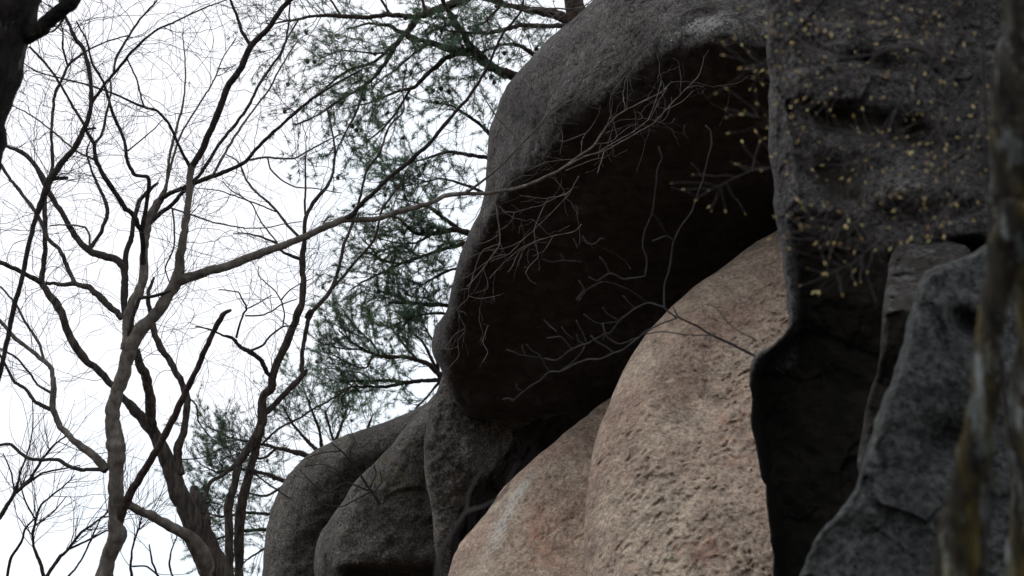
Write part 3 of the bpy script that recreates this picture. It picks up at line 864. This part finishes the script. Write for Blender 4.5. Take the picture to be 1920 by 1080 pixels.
# twigs of the four bare trees
def over_rock(p):
    return False
def grow_tree(t, per, Lr, r0, level, **kw):
    for pts, rad, name, mat, g, foot in t.stems:
        if rad.max() < 0.009 and t is t1: continue
        if name == "branch_stub" or name == "dead_limb": continue
        L = np.linalg.norm(np.diff(pts, axis=0), axis=1).sum()
        if rad[-1] > 0.018: start = 0.5
        else: start = 0.25
        n = int(L * per * g)
        grow(t.twig, pts, rad, n, Lr, r0, level, t0=start, **kw)
grow_tree(t1, 4.6, (0.3, 1.25), 0.0036, 1, bend=0.36, up=0.03)
grow_tree(t2, 4.0, (0.35, 1.3), 0.0040, 1, bend=0.36, up=0.03)
grow_tree(t3, 6.5, (0.3, 1.2), 0.0034, 1, bend=0.36, up=0.02)
grow_tree(t4, 3.6, (0.35, 1.3), 0.0040, 1, bend=0.36, up=0.03)
for pts, rad, name, mat, g_, foot in t1.stems:
    if rad.max() < 0.009:
        L = np.linalg.norm(np.diff(pts, axis=0), axis=1).sum()
        grow(t1.twig, pts, rad, int(L * 2.2), (0.1, 0.45), 0.0013, 1, 0.3, 0.0, (20, 50), 0.6, None, 0.1)
# fine drooping sprays in front of the overhang, springing from the long bough
fine = []
for txt in ("1075,352,1 1060,365,1 1020,372,1 975,366,.8", "1058,362,.9 1015,385,.9 985,392,.8 965,398,.8 940,396,.7", "1027,373,.8 1012,402,.8 1002,430,.8 1003,455,.7",
            "965,398,.8 955,420,.8 930,436,.7", "1000,455,.8 985,465,.8 975,470,.8 960,500,.7 952,510,.7", "980,450,.8 950,465,.8 910,470,.7 870,490,.7 850,505,.6",
            "955,477,.8 930,480,.7 900,500,.7 875,520,.6 860,522,.6", "932,400,.9 905,410,.8 895,440,.8 880,465,.7", "936,440,.9 910,455,.8 880,460,.7 865,465,.6",
            "1037,443,.8 1020,470,.8 1000,480,.7", "905,500,.8 915,540,.8 890,550,.7", "880,540,.8 860,545,.8 850,560,.7", "877,555,.8 900,560,.8 930,555,.7 945,550,.6",
            "870,617,.7 855,625,.7 835,650,.6", "860,650,.7 840,655,.6 825,650,.6", "1000,452,.8 1010,480,.7 992,500,.7 985,512,.6", "920,372,.9 900,390,.8 890,410,.8 870,425,.7",
            "900,575,.7 898,600,.7 905,625,.6 900,640,.6", "915,610,.7 905,640,.7 915,660,.6 905,680,.6", "1050,290,.9 1055,255,.8 1052,240,.8", "1097,250,1 1060,265,.9 1045,262,.8",
            "1150,237,.9 1140,270,.8 1137,285,.8", "1157,258,.9 1153,240,.8 1143,205,.8 1145,180,.8 1173,140,.8", "1190,250,.8 1192,230,.7 1190,205,.7",
            "1175,207,.8 1177,160,.7 1172,130,.7", "1215,225,.8 1225,200,.7 1235,170,.7 1240,150,.6", "1275,180,.8 1277,150,.7 1272,115,.6", "1290,165,.7 1305,160,.6 1320,163,.6",
            "1250,205,.8 1280,190,.7 1300,170,.6", "990,320,.9 1020,305,.8 1080,297,.8", "1060,320,.8 1110,300,.8 1135,295,.7", "1133,283,.9 1125,310,1 1120,325,1",
            "1100,143,.8 1085,120,.7 1080,90,.6", "1053,170,.8 1050,130,.7 1055,80,.6", "1030,210,.8 1020,180,.7 1028,160,.6"):
    b0 = len(t1.stems); t1.stem(txt, "twig", M_twig_pale, z0=13.4, dz=random.uniform(-.2, .2)); fine.append(t1.stems.pop())
for pts, rad, name, mat, g_, foot in fine:
    t1.twig.add(pts, rad, 4, False)
    L = np.linalg.norm(np.diff(pts, axis=0), axis=1).sum()
    grow(t1.twig, pts, rad, max(3, int(L * 9)), (0.05, 0.24), 0.0014, 0, 0.4, 0.0, (25, 60), 0.6, None, 0.05)
t1.build(cmat=M_twig_pale, lump=0.09)
t2.build(); t3.build(cmat=M_bark_dark); t4.build()

# background saplings at lower left
def sapling(label, z, stems, per=3.0, Lr=(0.3, 1.0)):
    t = Tree("bare_sapling", label, M_bark_dark, z, "tree", "thin bare saplings in the far lower left")
    for i, sx in enumerate(stems):
        t.stem(sx, "stem" if i == 0 else "branch", foot=(i == 0))
    grow_tree(t, per, Lr, 0.006, 1, bend=0.15, up=0.06, ang=(20, 50))
    t.build(cmat=M_twig)
sapling("bare sapling crossing the left edge low down, forking rightwards", 17,
        ["-20,1010,5 0,968,4.4 28,925,3.8 56,899,3 81,858,2.6 106,830,2 125,818,1.4", "30,924,3 56,903,2.8 81,887,2.4 113,880,1.8 150,872,1.1",
         "28,925,2.6 40,880,2 55,840,1.6 62,790,1.2 60,740,1", "27,925,2 22,890,1.6 5,850,1.2"])
sapling("bare sapling with a curved stem in the lower left corner of the view", 18,
        ["84,1090,4 75,1055,3.6 63,1025,3 62,1000,2.8 67,973,2.6 77,946,2.2 116,915,1.6 141,890,1.1", "67,975,2 50,945,1.8 40,915,1.3 35,880,1",
         "12,1090,3.2 21,1045,3 39,1017,2.6 49,989,2.2 67,971,1.8", "66,985,1.8 95,965,1.5 125,930,1"])
sapling("bare sapling leaning right to touch the pale trunk near its foot", 17.5,
        ["80,1095,4 106,1052,3.6 130,1027,3.2 151,999,2.8 176,982,2.4 202,960,1.8 212,935,1.2", "130,1029,2.4 165,1013,2.2 197,996,1.8 225,985,1",
         "118,1090,2.4 140,1068,2.2 155,1045,2 173,1006,1.8 190,968,1.4"])
sapling("thin bare sapling between the two big trunks at the bottom", 19,
        ["250,1100,3 245,1060,2.6 250,1020,2 262,985,1.6 270,950,1", "248,1062,2 275,1062,1.8 300,1082,1.5", "330,1095,2.4 318,1062,2 322,1030,1.6 335,1000,1.1",
         "300,1090,2.4 286,1055,2 280,1020,1.4"])

# wiry dead shrub hanging over the far rounded boulder
ts = Tree("bare_shrub", "wiry bare shrub of dark twigs rooted in the crevice beside the far rounded boulder", M_bark_dark, 23.0, "shrub")
ts.stem("712,945,3 705,935,2.8 690,912,2.4 668,880,2 640,845,1.6 620,830,1.2", "stem", z0=23.3, dz=-0.3)
for txt in ("690,920,2 650,905,1.6 610,925,1.2 580,900,1 560,880,.8", "668,880,1.8 655,850,1.4 665,825,1 655,800,.8", "695,922,2 670,935,1.6 640,950,1.2 600,945,.9",
            "690,920,1.8 705,890,1.4 700,860,1 710,835,.8", "650,905,1.4 630,880,1.2 600,870,.9 570,875,.7", "700,925,1.6 715,905,1.2 712,880,.9", "640,845,1.4 600,850,1.1 560,865,.8"):
    ts.stem(txt, "branch", dz=0)
for pts, rad, *_r in ts.stems:
    grow(ts.twig, pts, rad, max(4, int(len(pts) * 0.5)), (0.12, 0.5), 0.003, 1, 0.35, 0.02, (25, 65), 0.7, None, 0.25)
ts.build(cmat=M_bark_dark, lump=0.1)

# ------------------------------------------------------------------ near trunks
tt = Tree("tree", "blackish rough tree trunk in the top left corner with one thick bough", M_top, 8.0)
tt.stem("-75,520,46 -62,430,46 -48,330,47 -30,230,49 -12,140,52 6,60,56 18,0,60 25,-60,62", "trunk", foot=True, dz=0.2)
tt.stem("35,70,17 62,62,17 85,44,16 112,22,15.5 138,-5,15 165,-45,14", "limb", dz=-0.1)
tt.build(lump=0.30)

tn = Tree("tree", "near mossy lichen-spotted tree trunk forking at the right edge", M_near, 2.7)
tn.stem("1990,1500,84 1960,1150,80 1958,1080,80 1962,900,76 1962,750,76 1960,620,74 1950,540,74 1945,470,74 1935,400,86 1932,300,88 1938,200,84 1945,100,84 1950,0,86 1955,-80,88", "trunk", foot=True, dz=0.15)
tn.stem("1740,1500,60 1778,1200,54 1798,1080,48 1812,980,44 1828,860,40 1845,750,32 1853,680,30 1858,600,28 1878,520,34 1905,450,44 1925,400,50", "limb", z0=2.62, dz=0.1)
tn.build(lump=0.32)

# ------------------------------------------------------------------ pines
class Needles:
    def __init__(s): s.v, s.f, s.n = [], [], 0
    def tuft(s, p, d, n=14, L=0.075, spread=0.9, w_=0.0036):
        d = unit(d)
        v = rng.normal(size=(n, 3))
        dirs = d[None] * rng.uniform(0.35, 1.3, (n, 1)) + v / np.linalg.norm(v, axis=1, keepdims=True) * spread
        dirs /= np.linalg.norm(dirs, axis=1, keepdims=True)
        ln = L * rng.uniform(0.7, 1.15, (n, 1))
        b = p[None] - d[None] * rng.uniform(0, 0.05, (n, 1))
        sd = np.cross(dirs, rng.normal(size=(n, 3)))
        sd /= np.linalg.norm(sd, axis=1, keepdims=True)
        e = b + dirs * ln
        V = np.stack([b - sd * w_, b + sd * w_, e + sd * w_ * 0.4, e - sd * w_ * 0.4], 1).reshape(-1, 3)
        s.v.append(V)
        i = s.n + np.arange(n * 4).reshape(n, 4)
        s.f.append(i); s.n += n * 4
    def build(s, name, mat, parent):
        return link(name, np.concatenate(s.v), [np.concatenate(s.f)], mat, parent, smooth=False)

def cone_mesh(p, r):
    """small pine cone: egg of overlapping scales"""
    V, F = [], []
    rings, k = 7, 8
    for i in range(rings + 1):
        t = i / rings
        rr = r * math.sin(math.pi * (0.06 + 0.94 * t)) ** 0.8 * (1.15 - 0.3 * t)
        for j in range(k * 2):
            a = math.pi * j / k + (i % 2) * math.pi / k * 0.5
            q = rr * (1.22 if j % 2 == i % 2 else 0.78)
            V.append((p[0] + q * math.cos(a), p[1] + q * math.sin(a), p[2] + r * 1.35 * (1 - 2 * t)))
    m = k * 2
    for i in range(rings):
        for j in range(m):
            F.append((i * m + j, i * m + (j + 1) % m, (i + 1) * m + (j + 1) % m, (i + 1) * m + j))
    return np.array(V), np.array(F)

def pine(label, z, trunk, stems, per, Lr, ncone, dens=1.0, up=0.1, tuftn=13, ang=(25, 65), sub=1, cone_r=0.024, nl=0.075):
    t = Tree("pine_tree", label, M_pine_bark, z, "pine tree")
    t.stem(trunk, "trunk", foot=True, dz=0.2)
    for sx in stems:
        if isinstance(sx, tuple): t.stem(sx[0], "branch", z0=sx[1], dz=sx[2])
        else: t.stem(sx, "branch")
    tips = []
    for pts, rad, name, mat, g, foot in t.stems[1:]:
        L = np.linalg.norm(np.diff(pts, axis=0), axis=1).sum()
        grow(t.twig, pts, rad, int(L * per * dens), Lr, 0.008, sub, bend=0.16, up=up, ang=ang, flat=0.55, tips=tips, t0=0.12, dens=0.75)
        tips.append((pts[-3:], 1))
    N = Needles()
    ends = []
    for q, lv in tips:
        N.tuft(q[-1], q[-1] - q[-2], tuftn, nl)
        ends.append(q[-1])
        if lv == 0 or len(q) > 3:
            dense = vnoise(q[-1], 0.55, 41) + 0.5 * vnoise(q[-1], 1.3, 42)
            for k_ in range(int(len(q) * (0.15 + 0.75 * sig(5 * dense)))):
                i = random.randint(len(q) // 3, len(q) - 2)
                N.tuft(q[i], q[i + 1] - q[i], tuftn // 2, nl * 0.9)
    o = t.build("twigs", M_pine_bark, lump=0.4)
    tag(N.build("foliage", M_needle, o), kind="stuff")
    print(label[:20], 'tips', len(tips), 'tufts', len(N.v))
    random.shuffle(ends)
    for e in ends[:ncone]:
        V, F = cone_mesh(e + np.array([0, 0, -0.03]), cone_r * random.uniform(0.8, 1.2))
        link("pine_cone", V, [F], M_cone, o)
    return o

pine("pine tree spreading heavy needled boughs leftwards over the top of the overhang", 25.5,
     "1150,420,34 1130,200,30 1110,100,26 1085,40,20 1060,-60,16 1040,-200,12",
     ["1095,70,12 1067,37,10.5 1030,23,9.5 997,18,8 947,7,6 900,-5,5",
      ("1120,200,13 1040,170,12 963,143,9.5 937,133,9.8 910,117,10 890,97,10 880,87,8 867,63,5.6 853,40,5 833,10,4.4 825,-20,4", 24.5, -2.5),
      "888,98,8 853,95,8 817,83,6.4 780,73,5.4 757,63,5 727,47,3.6 690,45,2.4 650,55,1.6",
      "880,100,6 847,103,5.4 820,123,5 797,143,4.2 777,163,3.6 743,173,2.8 700,190,2 660,200,1.4",
      ("960,-30,11 900,-12,9.5 867,0,8.6 840,10,8.4 807,23,8.2 783,33,7.4 767,57,6 747,77,5.4 730,107,4.8 703,143,4 683,160,3.2 633,190,2.6 600,213,2 555,235,1.4", 23.0, -1.5),
      "783,32,5.4 733,28,4.8 683,32,4.6 620,30,4.2 590,30,3.4 550,38,2.4 500,45,1.6",
      "743,80,3.4 700,117,3 650,133,2.6 600,173,2 545,215,1.3",
      "683,163,2.8 667,213,2.4 637,270,1.8 625,300,1.2",
      "770,165,2.8 750,200,2.4 720,240,1.8 690,262,1.2",
      ("1110,90,8 1060,50,5.4 1020,50,4.8 980,47,4.8 940,57,4 907,63,3 870,60,2 840,58,1.5", 24, -2),
      ("1090,150,7 1020,115,5 997,100,4.4 973,85,3.6 947,83,3 913,93,2.4 880,110,1.5", 24, -1.5),
      "800,30,3.4 790,-10,3 780,-40,2.4", "733,30,3 715,0,2.6 700,-30,2", "640,30,2.6 620,0,2.2 605,-30,1.8",
      "560,36,2 540,70,1.7 525,110,1.2", "950,-20,4 930,20,3 905,45,2.2 880,50,1.4",
      "735,100,2.6 700,100,2.2 640,95,1.6 600,110,1.1", "805,82,3 770,105,2.4 735,135,1.8 700,160,1.2", "853,42,3 830,50,2.6 805,60,1.8"],
     per=8.5, Lr=(0.35, 1.0), ncone=46, nl=0.085, cone_r=0.028, tuftn=19, up=-0.01, ang=(25, 70))

pine("pine tree showing its needled branches in the gap left of the overhang's long edge", 26,
     "1050,560,30 1020,420,26 1000,300,22 990,200,16",
     [("980,470,9 920,452,7 877,437,6.2 850,430,5.4 813,437,5 780,438,4.2 747,410,2.6 715,400,1.6", 25, -1.2),
      "867,434,4.6 833,410,4.2 807,390,3.2 780,380,2 745,372,1.4",
      ("960,430,7 900,448,5.6 870,457,4.8 833,467,4.2 787,483,3.6 750,495,3.2 713,513,2.4 677,530,1.8 655,545,1.2", 25, -1.2),
      "750,495,2.6 713,487,2.3 697,467,1.8 680,450,1.2",
      ("960,590,7 880,578,5 823,572,4.4 787,570,4 760,567,3.4 728,567,2.4", 25, -1.2),
      "762,567,2 740,552,1.6 723,543,1", ("940,600,5 860,590,3.4 820,587,2.6 787,590,2 760,600,1.2", 25, -1.2),
      ("980,350,7 930,300,5 880,290,3.8 840,285,3 790,300,2 750,310,1.3", 25, -1.2),
      ("980,320,7 930,260,4.4 895,230,3.4 850,200,2.4 810,190,1.4", 25, -1.2),
      ("970,400,7 920,370,4 880,350,3.2 830,335,2.2 780,345,1.4 720,355,1", 25, -1.2),
      ("960,520,7 900,510,4 850,505,3 815,520,2 790,535,1.2", 25, -1.2), "813,437,3 780,455,2.2 740,455,1.6 690,440,1", "787,483,2.6 750,460,1.8 700,478,1.2"],
     per=9, Lr=(0.35, 1.0), ncone=26, nl=0.085, cone_r=0.028, tuftn=19, up=0.0)

pine("small bushy pine fanning up from behind the low saddle below the overhang's tip", 27.5,
     "905,900,20 880,820,17 850,750,14 838,725,10 826,700,7",
     ["828,706,7 820,700,6 806,685,5.2 784,676,4.8 757,668,4.2 729,670,3.8 704,665,3.2 680,654,2.8 656,639,2.2 635,618,1.5",
      "830,712,5 789,714,4.2 757,717,3.8 729,713,3.2 695,714,2.8 661,715,2.2 635,712,1.4",
      "757,718,3.4 724,725,3.2 680,725,2.8 656,726,2.2 632,735,1.4", "784,676,3.2 765,656,2.8 748,635,2.2 733,615,1.4",
      "716,672,2.8 695,640,2.4 676,623,2 649,591,1.2", "822,700,3.6 801,656,3 789,637,2.4 765,618,1.6", "823,700,3.4 815,650,2.8 800,620,2 790,600,1.3",
      "700,664,2.4 685,690,2 650,680,1.8 615,660,1.2", "680,655,2.2 650,655,1.8 620,650,1.2", "825,715,3 800,745,2.4 780,765,1.6", "656,640,1.8 640,610,1.5 630,595,1",
      "695,714,2 680,700,1.8 640,695,1.2 615,690,1", "656,727,1.8 640,750,1.4 650,765,1"],
     per=14, Lr=(0.3, 0.8), nl=0.09, ncone=12, tuftn=16, up=0.07, ang=(20, 50))

pine("low pine with bright green needles beside the far rounded boulder, behind the twin stems", 32,
     "640,1200,26 625,1060,24 612,980,20 604,930,14 602,905,8",
     [("560,965,6 511,964,3.6 458,962,3 416,969,2.4 385,960,1.4", 31.3, -0.3), ("560,1000,6 508,994,3.6 455,996,3 402,1013,2.2 375,1030,1.2", 31.3, -0.3),
      ("600,920,7 540,905,5 500,890,4 455,880,3 405,885,2 375,870,1.3", 31.3, -0.3), ("600,860,7 560,850,5 520,840,4 480,830,2.6 430,820,2 390,800,1.2", 31.3, -0.3),
      ("605,850,5 599,806,3 589,781,2.4 575,745,1.6 565,720,1", 31.3, -0.3), ("600,850,5 570,820,3.2 545,790,2.4 530,760,1.6", 31.3, -0.3),
      ("620,850,5 640,800,3 650,770,2 655,745,1.2", 31.3, -0.3), ("640,860,4 620,810,2.8 610,770,1.8", 31.3, -0.3), ("540,1030,6 494,1030,3 470,1045,2 450,1060,1.2", 31.3, -0.3),
      ("680,840,4 690,800,2.6 700,775,1.4", 31.3, 0), "520,840,3 490,860,2.6 450,850,1.8 420,860,1.2", "540,905,3 500,930,2.6 460,925,1.8 420,940,1.2"],
     per=14, Lr=(0.35, 0.95), ncone=26, tuftn=16, up=0.08, nl=0.10)

# ------------------------------------------------------------------ sapling branch over the tan rock
tk = Tree("bare_sapling", "pale bare branch springing from the pillar's notch across the tan slab", M_twig, 6.9)
tk.stem("1470,700,5 1440,682,4.6 1410,665,4.4 1377,648,4 1333,627,3.6 1300,608,3.3 1273,595,3 1262,575,2", "stem", M_bark_dark, dz=0.3)
tk.stem("1268,595,2.8 1247,578,2.6 1245,540,2.5 1255,503,2.4 1263,453,2.4 1278,423,2.3 1297,397,2.2 1307,367,2.1 1317,340,2.1 1327,300,2.2 1335,267,2.3 1332,247,2.3 1323,235,2.6", "branch", dz=0.2)
tk.stem("1317,333,2 1308,318,2 1297,307,2.4", "branch"); tk.stem("1305,370,2 1293,362,2 1275,357,2 1260,352,2", "branch")
tk.stem("1263,452,2.2 1250,442,2.2 1235,448,1.9 1223,452,1.9", "branch"); tk.stem("1250,440,1.6 1238,420,1.4 1225,403,1.4", "branch")
tk.stem("1210,518,2 1213,487,2 1205,462,2 1210,430,2 1223,400,2 1230,347,1.9 1232,320,1.9 1241,295,2 1235,275,2.4", "branch", z0=7.4, dz=0)
tk.stem("1210,518,1.9 1170,523,1.9 1143,512,1.9 1120,527,1.9 1103,520,2.2", "branch", z0=7.4, dz=0)
tk.stem("1143,512,1.5 1135,495,1.5 1124,482,2", "branch", z0=7.4, dz=0)
tk.stem("1247,577,2.4 1213,568,2.6 1188,580,2.4 1163,600,2.3 1145,623,2.2 1130,628,2.1 1105,642,2 1069,657,2 1044,675,2 1022,672,2.2", "branch", dz=0.2)
tk.stem("1213,568,1.6 1180,543,1.5 1130,528,1.3 1098,545,1.3 1085,565,1.6", "branch")
tk.stem("1337,629,2.2 1287,628,2 1240,622,2 1210,627,1.9 1180,640,1.8 1160,645,1.6 1138,632,1.5 1130,606,1.8", "branch")
tk.stem("1270,596,2.4 1233,610,2.3 1207,625,2.6 1190,640,2.6 1167,657,2.6 1150,662,2.6 1127,673,2.5 1105,674,2.4 1078,683,2.4 1050,697,2.4 1030,697,2.4 1011,715,2.2 1000,720,2.1 980,735,2 962,751,2 955,747,1.9 942,749,1.7", "branch", dz=0.3)
tk.stem("1150,661,2 1136,650,2 1117,639,2 1108,629,2.1", "branch"); tk.stem("1030,697,1.9 1019,680,1.8 1011,665,2.2", "branch")
tk.stem("1052,695,1.6 1070,682,1.5 1086,667,1.5 1097,650,1.5", "branch")
for a_, b_, c_ in (((1160, 601), (1140, 590), (1130, 577)), ((1190, 578), (1178, 565), (1168, 555)), ((1072, 655), (1052, 632), (1025, 635)), ((1100, 642), (1090, 620), (1080, 600)),
                   ((1075, 635), (1062, 625), (1053, 613)), ((1095, 645), (1085, 640), (1082, 628)), ((1044, 622), (1030, 610), (1020, 600)), ((1020, 672), (975, 665), (950, 655)),
                   ((1011, 665), (995, 655), (986, 645)), ((980, 735), (970, 728), (968, 720)), ((1165, 603), (1120, 606), (1095, 590)), ((985, 664), (980, 655), (979, 648)),
                   ((1130, 640), (1134, 620), (1126, 607))):
    tk.stem("%d,%d,1.7 %d,%d,1.7 %d,%d,2.2" % (*a_, *b_, *c_), "branch", dz=0.0, z0=7.5)
for txt in ("1080,385,2 1084,400,2 1082,405,2.3", "1075,448,2 1082,460,2 1083,466,2", "1092,442,2 1100,455,2 1113,458,2 1128,447,2 1133,449,2", "1015,485,1.5 1035,491,1.5 1055,488,1.5 1090,491,1.4",
            "1052,476,1.6 1057,488,1.5", "1085,525,1.6 1095,542,1.6 1088,553,1.6 1080,562,1.8", "1284,235,1.6 1283,250,1.5 1292,262,1.3"):
    tk.stem(txt, "branch", z0=7.4, dz=0)
tk.stem("1418,640,3 1408,632,2.4 1390,625,1.8 1360,600,1.6 1343,577,1.3 1320,570,1.1", "branch", M_twig_pale, z0=6.9, dz=0)
tk.stems = [(p, r * 0.72, n_, m_, g_, f_) for p, r, n_, m_, g_, f_ in tk.stems]
tk.build(lump=0.1)

tl = Tree("bare_sapling", "out of focus brownish twig poking up at the bottom edge before the dark cleft", M_twig, 3.4)
tl.stem("818,1400,7 818,1120,6 820,1070,5.5 826,1035,5 848,1000,4 875,960,3.6 905,950,3 930,938,2.8 948,920,2.6 960,890,2.2 968,870,1.8", "stem", foot=True, dz=0)
tl.stem("875,960,3 878,930,2.6 892,900,2.4 905,880,2", "branch", dz=0)
tl.build(lump=0.1)

# ------------------------------------------------------------------ budding shrub before the pillar
tb = Tree("budding_shrub", "thin-twigged shrub dotted with pale yellow buds in front of the tall pillar", M_twig, 4.2, "shrub")
tb.stem("1900,900,7 1880,700,6 1862,500,5.4 1850,300,5 1846,150,4.4 1843,50,3.8 1838,-40,3.2", "stem", foot=True, dz=-0.1)
for txt in ("1845,93,3 1837,127,3 1810,173,2.6 1767,220,2.3 1747,253,2 1713,283,1.6", "1843,210,2.8 1827,267,2.4 1800,310,2.2 1763,353,1.8 1735,370,1.4",
            "1845,115,2.4 1827,120,2.4 1767,110,3.4 1740,98,4 1700,88,3.8 1647,100,3 1613,133,1.9 1573,167,1.7 1527,220,1.4 1500,260,1.1",
            "1845,100,2 1800,112,1.8 1730,133,1.6 1693,187,1.6 1667,220,1.5 1633,280,1.3 1610,320,1.1 1560,383,1.1 1507,423,0.9",
            "1640,102,1.6 1573,107,1.4 1520,90,1.3 1483,63,1.1 1440,45,1", "1845,30,2.2 1800,18,2 1740,8,1.8 1660,12,1.6 1570,15,1.4 1500,2,1.1",
            "1850,330,2.2 1823,350,2 1773,397,1.7 1730,415,1.5 1690,420,1.4 1640,457,1.3 1600,493,1.2 1550,512,1",
            "1810,175,1.7 1790,220,1.6 1770,260,1.4 1755,290,1.2", "1847,235,2 1815,300,1.7 1780,380,1.4 1740,440,1.1",
            "1843,60,2 1780,60,1.7 1700,45,1.5 1620,55,1.3 1540,48,1.1 1470,90,1 1420,130,1", "1720,230,1.5 1650,262,1.3 1590,270,1.2 1530,285,1.1 1470,310,1 1410,320,1 1335,355,1.2",
            "1680,205,1.4 1613,370,1.2 1573,417,1.1 1533,453,1", "1843,-10,2.4 1760,-18,2 1640,-10,1.7 1530,-20,1.4 1430,10,1.2 1380,30,1", "1600,135,1.3 1540,150,1.2 1490,160,1.1 1440,120,1 1390,128,1",
            "1840,20,2 1790,50,1.7 1760,80,1.4 1735,135,1.2", "1650,262,1.2 1560,240,1.1 1470,228,1 1395,215,1", "1690,420,1.2 1640,400,1.1 1580,430,1.1 1520,425,1"):
    tb.stem(txt, "branch", z0=4.1, dz=random.uniform(-.4, .5))
btips = []
for pts, rad, name, mat, g, foot in tb.stems[1:]:
    L = np.linalg.norm(np.diff(pts, axis=0), axis=1).sum()
    grow(tb.twig, pts, rad, int(L * 62), (0.03, 0.15), 0.0012, 0, 0.2, 0.03, (25, 70), 0.3, btips, 0.05)
tb.build("twigs", M_twig)
BV, BF, bn = [], [], 0
def bud(p, d, L, r):
    global bn
    d = unit(d)
    u = unit(np.cross(d, rng.normal(size=3))); w_ = np.cross(d, u)
    prof = [(0, 0.25), (0.25, 0.85), (0.5, 1.0), (0.75, 0.7), (1.0, 0.12)]
    V = []
    for t, q in prof:
        for k in range(6):
            a = k * math.pi / 3
            V.append(p + d * L * t + (u * math.cos(a) + w_ * math.sin(a)) * r * q)
    BV.append(np.array(V))
    F = []
    for i in range(4):
        for k in range(6):
            F.append((bn + i * 6 + k, bn + i * 6 + (k + 1) % 6, bn + (i + 1) * 6 + (k + 1) % 6, bn + (i + 1) * 6 + k))
    BF.append(np.array(F)); bn += 30
cands = [(q[-1], q[-1] - q[-2], random.uniform(0.55, 1.35)) for q, lv in btips if random.random() < 0.85]
cands += [(p[-1], p[-1] - p[-2], 1.35) for p, *_ in tb.stems[1:]]
cands.sort(key=lambda c: -c[2] / np.dot(c[0] - CAM, FWD))
for i, (p, d, s_) in enumerate(cands):
    bud(p, d, 0.0125 * s_, 0.0021 * s_)
    if i < 100:
        link("bud", BV[-1], [BF[-1] - (bn - 30)], M_bud, tb.o)
        BV.pop(); BF.pop(); bn -= 30
tag(link("buds", np.concatenate(BV), [np.concatenate(BF)], M_bud, tb.o), kind="stuff")
print("buds", len(cands))
